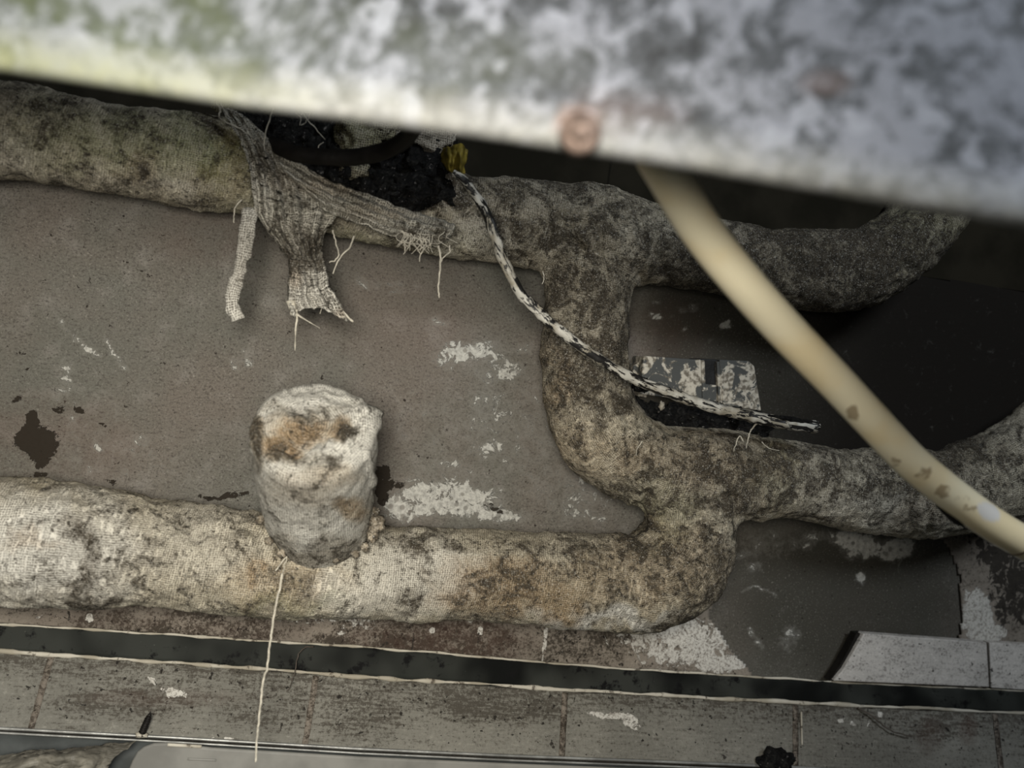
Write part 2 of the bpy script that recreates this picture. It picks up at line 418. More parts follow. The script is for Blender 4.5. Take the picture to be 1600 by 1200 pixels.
g = G('flaking_grey_box', 0.6, 0.35)
n1 = g.noise(48, 6, 0.72, dist=0.8)
c = g.mix((0.06, 0.062, 0.058), g.mix((0.50, 0.46, 0.38), (0.14, 0.12, 0.09), g.ss(g.noise(170, 4), 0.42, 0.62)), g.ss(n1, 0.47, 0.50))
MAT['box'] = g.done(c, n1, 0.001, 0.8)
MAT['box_flake'] = simple('dirty_plaster', (0.33, 0.30, 0.24), 0.9, 0.6, 150)
MAT['box_dark'] = simple('dark_plastic', (0.02, 0.02, 0.02), 0.5, 0.3, 90)
MAT['yellow'] = simple('yellow_brown_film', (0.24, 0.185, 0.035), 0.45, 0.6, 90)
MAT['steel'] = simple('dull_edge_metal', (0.34, 0.34, 0.32), 0.4, 0.4, 40, metal=0.5)
MAT['grey_plastic'] = simple('grey_tray_plastic', (0.22, 0.215, 0.195), 0.5, 0.3, 18)
MAT['slate'] = simple('dark_slate_floor', (0.055, 0.060, 0.058), 0.6, 0.3, 30)
MAT['film'] = simple('crumpled_film', (0.20, 0.185, 0.15), 0.45, 0.6, 35, 0.002)
MAT['screw'] = simple('blackened_screw', (0.02, 0.018, 0.016), 0.45, 0.4, 200, metal=0.5)

# ------------------------------------------------------------------ the wall
def grid_wall(name, depth, px0, px1, py0, py1, step, mat, maskf, extra=0.5):
    corners = [P(px0, py0, depth), P(px1, py0, depth), P(px0, py1, depth), P(px1, py1, depth)]
    xs0, xs1 = min(c[0] for c in corners), max(c[0] for c in corners)
    zs0, zs1 = min(c[2] for c in corners), max(c[2] for c in corners)
    xs = np.concatenate([[xs0 - extra, xs0 - extra / 2], np.arange(xs0, xs1, step), [xs1 + extra / 2, xs1 + extra]])
    zs = np.concatenate([[0.0], np.arange(max(zs0, 0.02), zs1, step), [zs1 + extra / 2, zs1 + extra]])
    X, Z = np.meshgrid(xs, zs, indexing='ij'); V = np.stack([X.ravel(), np.full(X.size, -depth), Z.ravel()], 1)
    n = len(zs); i, j = np.meshgrid(np.arange(len(xs) - 1), np.arange(n - 1), indexing='ij'); a = (i * n + j).ravel()
    F = np.stack([a, a + n, a + n + 1, a + 1], 1)
    return V, F
VL = ([-700, 0, 390, 930, 1290, 1500, 2300], [100, 200, 262, 345, 410, 440, 560])
V, F = grid_wall('wall_back', 0, -60, 1660, 60, 1180, 0.0028, None, None)
px, py = proj(V)
F = F[py[F].mean(1) > np.interp(px[F].mean(1), VL[0], VL[1])]
px, py = warp(px, py, 14)
pale = np.maximum(blob_mask(px, py, [
    (735, 552, 62, 20, .92, -6), (700, 562, 30, 14, .8), (790, 575, 30, 16, .75), (760, 590, 20, 14, .55), (772, 628, 16, 26, .7, -35), (752, 655, 10, 12, .6),
    (820, 545, 18, 14, .6), (700, 778, 92, 34, .95, 8), (640, 790, 40, 30, .85), (770, 800, 60, 16, .8, 8), (765, 700, 16, 24, .78, 20), (800, 690, 34, 12, .6), (700, 735, 60, 20, .5),
    (815, 625, 22, 20, .45), (835, 760, 40, 18, .45), (890, 790, 24, 26, .72), (860, 740, 16, 14, .6), (910, 760, 22, 14, .6), (935, 810, 14, 10, .6),
    (800, 670, 90, 90, .46), (690, 660, 80, 60, .33), (900, 770, 70, 50, .5), (130, 640, 90, 110, .30), (230, 720, 120, 50, .3), (100, 600, 18, 14, .62), (148, 700, 8, 14, .8, -30), (222, 688, 20, 12, .55), (205, 700, 8, 20, .5), (145, 740, 8, 8, .7),
    (370, 568, 10, 16, .72, -20), (390, 560, 8, 14, .7, -20), (625, 440, 20, 8, .62, 10), (600, 445, 10, 8, .5), (630, 458, 14, 5, .55), (568, 440, 24, 7, .55, 50),
    (686, 500, 22, 8, .5), (862, 505, 6, 6, .6), (800, 484, 4, 4, .9), (1025, 470, 6, 6, .8, 30), (1028, 496, 7, 6, .8), (1075, 482, 22, 6, .6, 12), (1137, 508, 10, 7, .9), (1070, 513, 4, 4, .7),
    (1330, 842, 34, 18, .95), (1352, 850, 34, 22, 1.0), (1402, 858, 28, 22, 1.15, -20), (1345, 905, 10, 8, 1.1), (1265, 845, 30, 16, .6), (1180, 890, 12, 10, .7), (1160, 870, 22, 10, .6), (1230, 1000, 20, 18, .55),
    (1200, 850, 50, 24, .42), (1430, 835, 14, 10, .7), (330, 770, 10, 20, .5), (395, 760, 16, 18, .5), (120, 630, 8, 14, .4), (355, 480, 8, 5, .5)]),
    stroke_mask(px, py, [([(83, 485), (100, 505), (120, 528), (138, 545), (157, 556)], 5, .72), ([(162, 530), (175, 545), (200, 572)], 5, .66), ([(95, 580), (120, 582)], 5, .6),
                         ([(1170, 985), (1190, 1010)], 6, .6), ([(1165, 925), (1175, 915), (1200, 918), (1215, 928)], 2.5, .75)]))
dark = blob_mask(px, py, [(48, 688, 42, 30, 1.0), (52, 655, 16, 14, .95, -50), (72, 705, 22, 18, .9), (97, 641, 12, 8, .9), (132, 645, 13, 7, .9, 30), (162, 661, 9, 7, .85), (25, 622, 12, 6, .8),
    (68, 735, 12, 9, .85), (88, 665, 8, 6, .7), (175, 752, 12, 6, .7), (207, 619, 4, 3, .9), (598, 752, 17, 26, .95, 20), (622, 757, 16, 7, .85, -20), (603, 778, 14, 14, .8), (770, 790, 22, 7, .7, 20),
    (46, 572, 4, 4, .8), (30, 548, 9, 5, .7), (352, 778, 60, 8, .7)])
# the smooth cement patch low on the right, and the shape of its edge
cem_shade = blob_mask(px, py, [(1315, 935, 225, 150, 1.0)])
cem_shade = np.maximum(cem_shade, smooth(px, 990, 1040) * (py < 800)) + smooth(px + (py - 560) * .25, 1090, 1430) * (py < 800)  # right of the riser: dark wall tone with the shade painted in
cem_shade = np.where(py < 470, np.maximum(cem_shade, 2.0 * smooth(px - 2.2 * (py - 300), 820, 1000)), cem_shade)
px, py = proj(V)
rust = blob_mask(px, py, [(60, 690, 150, 70, .3), (330, 360, 90, 50, .25), (620, 500, 150, 60, .18), (1030, 520, 70, 60, .25)])
# a few shallow waves in the plaster
px, py = proj(V)
V[:, 1] += -0.0008 * np.array([mn.noise(Vector((v[0] * 9, 3.1, v[2] * 9))) for v in V])
wall = mesh('wall_back', V, F, MAT['wall'], mask=np.stack([pale, dark, cem_shade, rust], 1), origin=(0, 0, 0))
tag(wall, 'grey brown plastered wall with flaking pale patches behind the pipes', kind='structure')

# the void above and behind the upper pipe, its shade painted in near black
g = G('shaded_void', 0.95, 0.05)
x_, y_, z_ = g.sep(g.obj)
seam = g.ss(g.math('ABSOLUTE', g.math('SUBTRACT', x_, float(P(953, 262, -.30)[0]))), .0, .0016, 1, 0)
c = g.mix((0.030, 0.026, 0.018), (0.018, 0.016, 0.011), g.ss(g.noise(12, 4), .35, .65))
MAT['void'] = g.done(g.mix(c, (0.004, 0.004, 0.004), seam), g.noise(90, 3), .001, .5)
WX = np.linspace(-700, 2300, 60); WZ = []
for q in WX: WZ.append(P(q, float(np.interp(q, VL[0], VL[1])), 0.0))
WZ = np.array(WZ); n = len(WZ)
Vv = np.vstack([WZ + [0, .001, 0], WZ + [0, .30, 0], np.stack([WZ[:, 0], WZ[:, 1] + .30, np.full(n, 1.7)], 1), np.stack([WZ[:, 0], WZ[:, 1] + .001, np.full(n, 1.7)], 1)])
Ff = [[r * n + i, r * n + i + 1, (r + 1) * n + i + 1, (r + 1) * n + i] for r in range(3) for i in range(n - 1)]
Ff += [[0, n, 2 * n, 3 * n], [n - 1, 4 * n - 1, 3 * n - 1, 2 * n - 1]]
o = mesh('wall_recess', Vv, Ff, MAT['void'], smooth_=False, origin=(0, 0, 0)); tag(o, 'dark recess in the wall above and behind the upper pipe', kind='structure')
# ------------------------------------------------------------------ wrapped pipework (distance field -> mesh)
def chain(pts, n=6):
    """pts: (px, py, depth, radius px)"""
    L = []
    for a, b, d, r in pts:
        p = P(a, b, d); L.append([*p, r * mpp(p)])
    return catmull(L, n)
CH = {
    'upper': chain([(-460, 136, .092, 80), (-280, 162, .092, 79), (-110, 186, .092, 78), (0, 202, .092, 77), (110, 218, .092, 72), (200, 236, .090, 72), (300, 252, .088, 74), (390, 264, .086, 70), (470, 290, .083, 60), (560, 315, .08, 60), (640, 330, .08, 63), (720, 338, .08, 65),
                    (790, 345, .08, 65), (860, 352, .08, 66), (930, 362, .08, 68), (1000, 376, .08, 62), (1100, 396, .08, 60), (1200, 412, .082, 58), (1290, 424, .085, 62), (1350, 418, .088, 64),
                    (1405, 382, .09, 60), (1450, 330, .09, 60), (1475, 270, .09, 60), (1490, 190, .09, 60)]),
    'riser': chain([(930, 375, .082, 66), (920, 440, .082, 67), (915, 520, .082, 66), (914, 590, .082, 66), (926, 650, .082, 70), (962, 700, .084, 72), (1020, 728, .086, 68), (1090, 738, .088, 68),
                    (1170, 745, .086, 65), (1250, 752, .082, 60), (1330, 762, .08, 64), (1410, 768, .08, 69), (1490, 768, .08, 68), (1550, 748, .082, 70), (1610, 716, .084, 72), (1700, 660, .086, 74), (1790, 610, .086, 70), (1900, 560, .086, 66)]),
    'lower': chain([(1075, 745, .088, 56), (1080, 790, .090, 62), (1078, 835, .094, 70), (1060, 880, .096, 78), (1010, 908, .096, 76), (940, 908, .094, 73), (850, 901, .092, 71), (760, 897, .09, 71), (660, 895, .09, 72), (560, 894, .09, 74),
                    (460, 886, .09, 80), (370, 874, .09, 82), (280, 868, .09, 82), (190, 858, .09, 88), (100, 850, .09, 95), (0, 846, .09, 99), (-120, 838, .09, 101), (-300, 826, .09, 102), (-480, 814, .09, 103)]),
}
H = 0.0030
allp = np.vstack(list(CH.values()))
lo = allp[:, :3].min(0) - 0.085; hi = allp[:, :3].max(0) + 0.085
lo[1] = -0.20; hi[1] = 0.004
xs = np.arange(lo[0], hi[0], H, dtype=np.float32); ys = np.arange(lo[1], hi[1], H, dtype=np.float32); zs = np.arange(lo[2], hi[2], H, dtype=np.float32)
def seg_dist(X, Y, Z, a, b):
    ab = b[:3] - a[:3]; L = float(ab @ ab)
    t = ((X - a[0]) * ab[0] + (Y - a[1]) * ab[1] + (Z - a[2]) * ab[2]) / L; t = np.clip(t, 0, 1)
    return np.sqrt((X - a[0] - t * ab[0]) ** 2 + (Y - a[1] - t * ab[1]) ** 2 + (Z - a[2] - t * ab[2]) ** 2) - (a[3] + t * (b[3] - a[3])), t
def field(C):
    Fv = np.full((len(xs), len(ys), len(zs)), 0.06, np.float32)
    for a, b in zip(C[:-1], C[1:]):
        m = max(a[3], b[3]) + 0.035
        l = np.minimum(a[:3], b[:3]) - m; h = np.maximum(a[:3], b[:3]) + m
        i0, i1 = np.searchsorted(xs, [l[0], h[0]]); j0, j1 = np.searchsorted(ys, [l[1], h[1]]); k0, k1 = np.searchsorted(zs, [l[2], h[2]])
        if i1 <= i0 or j1 <= j0 or k1 <= k0: continue
        X = xs[i0:i1, None, None]; Y = ys[None, j0:j1, None]; Z = zs[None, None, k0:k1]
        d, _ = seg_dist(X, Y, Z, a, b)
        Fv[i0:i1, j0:j1, k0:k1] = np.minimum(Fv[i0:i1, j0:j1, k0:k1], d)
    return Fv
def smin(a, b, k):
    h = np.clip(0.5 + 0.5 * (b - a) / k, 0, 1); return b + (a - b) * h - k * h * (1 - h)
FD = field(CH['upper'])
FD = smin(FD, field(CH['riser']), 0.022)
FD = smin(FD, field(CH['lower']), 0.022)
# the torn hole in the top of the upper pipe
CARVE = [np.array([*P(a, b, d), r]) for a, b, d, r in [(440, 206, .125, .024), (490, 225, .125, .040), (560, 248, .125, .044), (640, 262, .122, .040), (692, 268, .12, .026)]]
cf = field(np.array(CARVE))
FD = np.maximum(FD, -cf)

def surface_nets(Fv):
    S = Fv < 0
    nx, ny, nz = Fv.shape
    acc = np.zeros((nx - 1, ny - 1, nz - 1), np.uint8)
    for dx in (0, 1):
        for dy in (0, 1):
            for dz in (0, 1): acc += S[dx:nx - 1 + dx, dy:ny - 1 + dy, dz:nz - 1 + dz]
    act = (acc > 0) & (acc < 8); I = np.argwhere(act)
    idx = -np.ones(act.shape, np.int64); idx[act] = np.arange(len(I))
    pos = np.zeros((len(I), 3)); cnt = np.zeros(len(I))
    E = [((a, b, c), ax) for ax in range(3) for a in (0, 1) for b in (0, 1) for c in (0, 1) if (a, b, c)[ax] == 0]
    for c0, ax in E:
        c1 = list(c0); c1[ax] = 1
        f0 = Fv[I[:, 0] + c0[0], I[:, 1] + c0[1], I[:, 2] + c0[2]]; f1 = Fv[I[:, 0] + c1[0], I[:, 1] + c1[1], I[:, 2] + c1[2]]
        m = (f0 < 0) != (f1 < 0); t = np.where(m, f0 / np.where(m, f0 - f1, 1), 0)
        p = np.array(c0, float)[None].repeat(len(I), 0); p[:, ax] += t
        pos += p * m[:, None]; cnt += m
    V = (I + pos / cnt[:, None]) * H + lo
    Fc = []
    for ax in range(3):
        b, c = (ax + 1) % 3, (ax + 2) % 3
        sl0 = [slice(None)] * 3; sl1 = [slice(None)] * 3; sl0[ax] = slice(0, -1); sl1[ax] = slice(1, None)
        s0 = S[tuple(sl0)]; s1 = S[tuple(sl1)]
        Q = np.argwhere(s0 != s1); Q = Q[(Q[:, b] > 0) & (Q[:, c] > 0) & (Q[:, b] < Fv.shape[b] - 1) & (Q[:, c] < Fv.shape[c] - 1)]
        inside = s0[tuple(Q.T)]
        def at(db, dc):
            R = Q.copy(); R[:, b] += db; R[:, c] += dc; return idx[tuple(R.T)]
        q = np.stack([at(-1, -1), at(0, -1), at(0, 0), at(-1, 0)], 1)
        q[~inside] = q[~inside][:, ::-1]; Fc.append(q)
    return V, np.vstack(Fc)
PV, PF = surface_nets(FD)
# relax
nb = np.zeros_like(PV); 
for it in range(3):
    acc = np.zeros_like(PV); c = np.zeros(len(PV))
    for k in range(4):
        a = PF[:, k]; b = PF[:, (k + 1) % 4]
        for q in range(3): acc[:, q] += np.bincount(a, PV[b, q], len(PV)) + np.bincount(b, PV[a, q], len(PV))
        c += np.bincount(a, minlength=len(PV)) + np.bincount(b, minlength=len(PV))
    PV = PV * 0.4 + 0.6 * acc / c[:, None]
def vnormals(V, F):
    n = np.cross(V[F[:, 2]] - V[F[:, 0]], V[F[:, 3]] - V[F[:, 1]]); N = np.zeros_like(V)
    for k in range(4):
        for q in range(3): N[:, q] += np.bincount(F[:, k], n[:, q], len(V))
    return N / (np.linalg.norm(N, axis=1)[:, None] + 1e-12)
PN = vnormals(PV, PF)
def chain_coord(V, C):
    best = np.full(len(V), 1e9); S = np.zeros(len(V)); seg = np.zeros(len(V), int)
    acc = 0.0
    for i, (a, b) in enumerate(zip(C[:-1], C[1:])):
        d, t = seg_dist(V[:, 0], V[:, 1], V[:, 2], a, b); L = np.linalg.norm(b[:3] - a[:3])
        m = d < best; best[m] = d[m]; S[m] = (acc + t * L)[m]; seg[m] = i; acc += L
    return best, S, seg
info = {k: chain_coord(PV, C) for k, C in CH.items()}
# wrinkles, lumps and sag
SX, SY = proj(PV)
lump = fbm(PV, 16, 3, 3.0); wr = fbm(PV, 75, 3, 9.0); fine = fbm(PV, 190, 2, 5.0)
def spiral(k, pitch, ph):
    d, s, _ = info[k]; return s
disp = 0.0042 * lump + 0.0017 * wr + 0.0007 * fine
# ridged folds, stronger around the branch joints
fold = blob_mask(SX, SY, [(860, 380, 60, 60, 1), (1000, 400, 50, 60, 1), (990, 800, 50, 50, 1), (1150, 780, 60, 50, 1), (390, 850, 60, 60, 1), (1400, 420, 70, 60, 1), (1510, 730, 60, 50, 1), (1010, 690, 60, 50, .6), (330, 830, 40, 50, .8), (1050, 870, 90, 70, .6), (920, 390, 60, 50, .8)])
rg = np.array([1 - abs(mn.noise(Vector((v[0] * 60 + v[2] * 25, v[1] * 40, v[2] * 60 - v[0] * 25)))) * 2 for v in PV])
disp += fold * (0.0035 * (rg - 0.4))
# overlapping wraps: shallow steps at bandage ends
dl, sl, _ = info['lower']; du, su, _ = info['upper']; dr, sr, _ = info['riser']
disp -= 0.0030 * stroke_mask(SX, SY, [([(978, 650), (984, 700), (984, 780)], 5, 1), ([(1440, 700), (1455, 760), (1450, 828)], 4, .8), ([(135, 770), (125, 850), (140, 935)], 6, .6), ([(395, 250), (398, 330)], 4, 1), ([(1150, 780), (1146, 860)], 4, .7),
                                      ([(1190, 670), (1195, 740), (1185, 800)], 4, .6), ([(640, 310), (650, 395)], 3, .5), ([(345, 800), (352, 860), (385, 895), (430, 912)], 6, 1.0), ([(1330, 700), (1322, 740)], 4, .4)])
disp -= 0.0060 * blob_mask(SX, SY, [(1012, 778, 8, 14, 1), (1140, 778, 16, 8, 1), (1116, 830, 5, 14, 1), (935, 680, 10, 6, 1), (1212, 697, 9, 4, 1), (365, 812, 8, 6, 1)])
disp += 0.0050 * blob_mask(SX, SY, [(378, 845, 18, 14, 1), (358, 815, 16, 10, .7), (1120, 772, 20, 8, .5), (1500, 702, 26, 8, .9), (1130, 690, 30, 8, .4)])
PV = PV + PN * disp[:, None]
PN = vnormals(PV, PF)

SX, SY = warp(SX, SY, 30)
dirt = blob_mask(SX, SY, [(1300, 430, 190, 75, .75), (1100, 400, 110, 55, .6), (930, 350, 120, 55, .55), (1420, 380, 80, 80, .7), (960, 560, 30, 120, .5), (975, 620, 30, 40, .8), (870, 420, 40, 40, .4), (920, 470, 60, 50, .35),
    (135, 822, 28, 24, .75), (148, 930, 32, 22, 1.0), (205, 800, 30, 20, .45), (315, 925, 30, 16, .55), (250, 860, 90, 60, .35), (890, 850, 120, 22, .5), (885, 885, 34, 26, .55), (1000, 860, 120, 40, .4), (1100, 920, 60, 40, .45),
    (1120, 870, 20, 60, .5), (1060, 975, 70, 14, .9), (1270, 735, 30, 50, .55), (1290, 700, 60, 16, .6), (1380, 730, 70, 40, .3), (1440, 790, 50, 30, .25), (1510, 720, 40, 26, .7), (1560, 700, 60, 40, .45), (1010, 780, 14, 18, 1.0), (1140, 780, 24, 12, .9),
    (1116, 832, 8, 20, .9), (935, 680, 14, 9, .9), (1212, 697, 14, 6, 1), (990, 840, 40, 24, .55), (143, 254, 9, 6, 1), (115, 183, 5, 5, 1), (220, 262, 20, 22, .5), (40, 230, 90, 40, .25), (100, 290, 130, 20, .3), (340, 185, 40, 20, .6), (760, 340, 50, 40, .3),
    (700, 300, 60, 30, .5), (460, 910, 30, 20, .3), (1080, 760, 40, 20, .25), (600, 260, 140, 60, .8), (480, 215, 90, 60, .9)])
dirt = np.maximum(dirt, blob_mask(SX, SY, [(920, 500, 100, 190, .75), (930, 350, 200, 80, .6), (1100, 740, 260, 70, .5), (1500, 740, 160, 90, .45), (1060, 900, 110, 90, .42), (200, 240, 260, 90, .06), (900, 900, 160, 60, .40), (270, 850, 110, 60, .42), (700, 850, 120, 20, .4), (140, 870, 18, 80, .5), (370, 850, 30, 40, .4), (600, 945, 60, 14, .25), (1250, 400, 330, 100, .8)]))
dirt = np.clip(dirt + 0.35 * fbm(PV, 7, 2, 1.3), 0, 1)
ochre = blob_mask(SX, SY, [(790, 920, 110, 42, .85), (850, 930, 90, 34, .8), (870, 600, 22, 40, .75), (870, 560, 18, 60, .5), (1000, 720, 30, 26, .6), (1080, 720, 110, 40, .45), (1160, 720, 80, 30, .4), (1040, 880, 110, 60, .55), (440, 905, 90, 40, .38), (405, 897, 22, 9, .8, 20),
    (1440, 800, 40, 30, .35), (350, 280, 60, 40, .35), (380, 200, 40, 40, .4), (930, 700, 40, 30, .4), (900, 700, 60, 60, .35), (980, 900, 100, 40, .5), (220, 262, 30, 26, .4), (40, 840, 40, 14, .4)])
green = blob_mask(SX, SY, [(200, 220, 170, 50, .75), (330, 230, 90, 60, .95), (380, 220, 60, 70, .8), (90, 200, 100, 50, .4), (370, 300, 60, 40, .5), (1430, 350, 90, 60, .7), (1030, 800, 60, 50, .45), (1040, 830, 40, 40, .4), (1380, 430, 60, 30, .3), (450, 940, 80, 20, .4), (700, 380, 80, 30, .2), (1210, 730, 40, 60, .4), (540, 380, 80, 20, .4)])
white = blob_mask(SX, SY, [(70, 860, 150, 90, .8), (640, 900, 110, 60, .55), (560, 930, 90, 40, .45), (940, 965, 110, 14, .8), (300, 850, 100, 60, .25), (1400, 800, 120, 30, .25), (740, 370, 70, 30, .35), (20, 240, 60, 40, .25), (300, 290, 60, 20, .2)])
hole = np.clip(1 - (np.minimum.reduce([seg_dist(PV[:, 0], PV[:, 1], PV[:, 2], a, b)[0] for a, b in zip(CARVE[:-1], CARVE[1:])])) / 0.006, 0, 1)
dirt = np.maximum(dirt, 1.6 * hole); white *= (1 - hole)
PM = np.stack([dirt, ochre, green, white], 1)

cen = PV[PF].mean(1); cx, cy = proj(cen)
ds = {k: chain_coord(cen, C) for k, C in CH.items()}
D = np.stack([ds[k][0] for k in ('upper', 'riser', 'lower')], 1); near = D.argmin(1)
def uv_for(k, faces):
    C = CH[k]; T, A, B = frames(C[:, :3])
    s_acc = np.concatenate([[0], np.cumsum(np.linalg.norm(np.diff(C[:, :3], axis=0), axis=1))])
    loops = PF[faces].ravel(); v = PV[loops]
    seg = info[k][2][loops]; s = info[k][1][loops]
    t = (s - s_acc[seg]) / (s_acc[seg + 1] - s_acc[seg] + 1e-9)
    base = C[seg, :3] * (1 - t)[:, None] + C[seg + 1, :3] * t[:, None]
    r = v - base; e1 = A[seg] * (1 - t)[:, None] + A[seg + 1] * t[:, None]; e2 = B[seg] * (1 - t)[:, None] + B[seg + 1] * t[:, None]
    th = np.arctan2((r * e2).sum(1), (r * e1).sum(1)).reshape(-1, 4)
    th = th + 2 * math.pi * ((th[:, :1] - th) > math.pi) - 2 * math.pi * ((th[:, :1] - th) < -math.pi)
    th = th.ravel()
    tiltk = 0.25
    return np.stack([s + tiltk * th * 0.02, th * 0.052], 1)
root = empty('insulated_pipework', P(700, 880, .09) * np.array([1, 1, 0]) + np.array([0, 0, P(700, 965, .09)[2]]),
             'branching heating pipes wrapped in dirty stained white gauze along the wall', 'pipe')
PARTS = [('upper_pipe', 'upper', near == 0, 'greenish gauze wrapped upper pipe torn open in the middle'),
         ('riser_pipe', 'riser', (near == 1) & (cx < 984), None),
         ('middle_pipe', 'riser', (near == 1) & (cx >= 984), None),
         ('lower_pipe', 'lower', near == 2, 'thick pale gauze wrapped lower pipe with ochre stains')]
for nm, k, m, lab in PARTS:
    fs = np.nonzero(m)[0]; used, inv = np.unique(PF[fs].ravel(), return_inverse=True)
    o = mesh(nm, PV[used], inv.reshape(-1, 4), MAT['gauze'], root, uv=uv_for(k, fs), mask=PM[used])
    o.data.normals_split_custom_set_from_vertices(PN[used].tolist())
    if lab: o['label'] = lab

# ---- the capped stub that sticks up and out of the lower pipe
b0 = P(499, 817, .106); b1 = P(488, 668, .212)
ax = (b1 - b0); Lx = np.linalg.norm(ax); ax /= Lx
e1 = np.cross(ax, [1.0, 0, 0]); e1 /= np.linalg.norm(e1)
e2 = np.cross(ax, e1)
ns, rings = 150, []
r0, r1 = 79 * mpp(b0), 99 * mpp(b1)
prof = [(-0.010, r0 * .97)] + [(Lx * t, r0 + (r1 - r0) * t ** 0.8) for t in np.linspace(0, 0.93, 50)]
rc = 0.012
for a in np.linspace(0, math.pi / 2, 9)[1:]:
    prof.append((Lx * 0.93 + rc * math.sin(a) * 0.9, r1 * 0.995 - rc * (1 - math.cos(a))))
rr_end = prof[-1][1]; zz = prof[-1][0]
for q in np.linspace(1, 0, 26)[1:-1]:
    prof.append((zz + 0.006 * (1 - q ** 2), rr_end * q))
th = np.linspace(0, 2 * math.pi, ns, endpoint=False)
V = np.array([b0 + ax * h + (e1 * math.cos(t) + e2 * math.sin(t)) * r for h, r in prof for t in th])
F = []; UV = []
sarc = np.concatenate([[0], np.cumsum([math.hypot(prof[i + 1][0] - prof[i][0], prof[i + 1][1] - prof[i][1]) for i in range(len(prof) - 1)])])
for i in range(len(prof) - 1):
    for j in range(ns):
        k2 = (j + 1) % ns; F.append([i * ns + j, i * ns + k2, (i + 1) * ns + k2, (i + 1) * ns + j])
        a0, a1 = j / ns * 2 * math.pi * .05, (j + 1) / ns * 2 * math.pi * .05
        UV += [(sarc[i], a0), (sarc[i], a1), (sarc[i + 1], a1), (sarc[i + 1], a0)]
V = np.vstack([V, (b0 + ax * (zz + .006))[None]]); ci = len(V) - 1
for j in range(ns):
    F.append([(len(prof) - 1) * ns + j, (len(prof) - 1) * ns + (j + 1) % ns, ci]); UV += [(0, 0)] * 3
sx, sy = warp(*proj(V), 14)
hgt = (V - b0) @ ax; rad = V - b0 - hgt[:, None] * ax; Nn = rad / (np.linalg.norm(rad, axis=1)[:, None] + 1e-9)
capk = smooth(hgt, Lx * 0.9, Lx * 1.0)
Nn = Nn * (1 - capk)[:, None] + ax * capk[:, None]
dd = 0.0024 * fbm(V, 18, 3, 2.0) + 0.0010 * fbm(V, 80, 3, 4.0)
# folds of cloth gathered over the cap, a dented slope and a raised right rim
fd = np.array([1 - abs(mn.noise(Vector(((a - 490) * .012, (b - 640) * .075, 2.0)))) * 2 for a, b in zip(sx, sy)])
dd += 0.0030 * (fd - 0.4) * blob_mask(sx, sy, [(500, 630, 100, 36, 1)])
dd -= 0.0035 * blob_mask(sx, sy, [(470, 690, 60, 30, 1), (510, 660, 50, 24, .7)])
dd += 0.007 * blob_mask(sx, sy, [(582, 650, 14, 22, 1), (575, 630, 18, 12, .6)])
dd += 0.004 * stroke_mask(sx, sy, [([(404, 668), (425, 712), (460, 718), (530, 690), (545, 655), (585, 650)], 7, 1)])
dd += 0.003 * stroke_mask(sx, sy, [([(546, 700), (556, 680), (575, 665)], 4, 1), ([(579, 700), (582, 760)], 4, 1)])
V = V + Nn * dd[:, None]
m_d = np.clip(blob_mask(sx, sy, [(398, 690, 14, 44, .9), (470, 640, 60, 8, .5), (470, 715, 60, 10, .55), (500, 740, 40, 24, .35), (540, 855, 60, 16, .55), (430, 850, 30, 16, .5), (575, 820, 10, 40, .5), (545, 680, 20, 12, .6), (500, 872, 80, 16, .75)]) + .0, 0, 1)
m_o = blob_mask(sx, sy, [(470, 668, 50, 24, 1.0), (440, 698, 34, 20, 1.0), (525, 670, 26, 20, .9), (545, 795, 22, 16, .75), (520, 745, 40, 20, .35), (400, 680, 14, 30, .7), (480, 760, 60, 30, .25), (590, 820, 10, 20, .6)])
m_d = np.clip(m_d + .25 * fbm(V, 20, 2, 6.), 0, 1)
m_w = np.clip(0.85 - 0.8 * m_o - .5 * m_d, 0, 1)
stub = mesh('capped_stub', V, F, MAT['gauze'], root, uv=UV, mask=np.stack([m_d, m_o, 0 * m_d, m_w], 1))
stub['label'] = 'pale upright stub of pipe capped with gathered gauze and a brown stain'
# ragged skirt of gauze at the stub's foot
for i, (a, b, r, s) in enumerate([(588, 818, 13, 1.), (582, 838, 9, 2.), (570, 855, 7, 3.), (408, 812, 8, 4.), (555, 866, 6, 5.), (440, 866, 6, 6.), (586, 800, 7, 7.), (524, 874, 5, 8.), (420, 845, 6, 9.)]):
    p = P(a, b, .142); rv, rf, ru = ico(p, r * mpp(p), 3, .55, 1.8, s)
    mesh('frayed_edge', rv, rf, MAT['gauze'], stub, mask=np.tile([.45, .55, 0, .3], (len(rv), 1)))


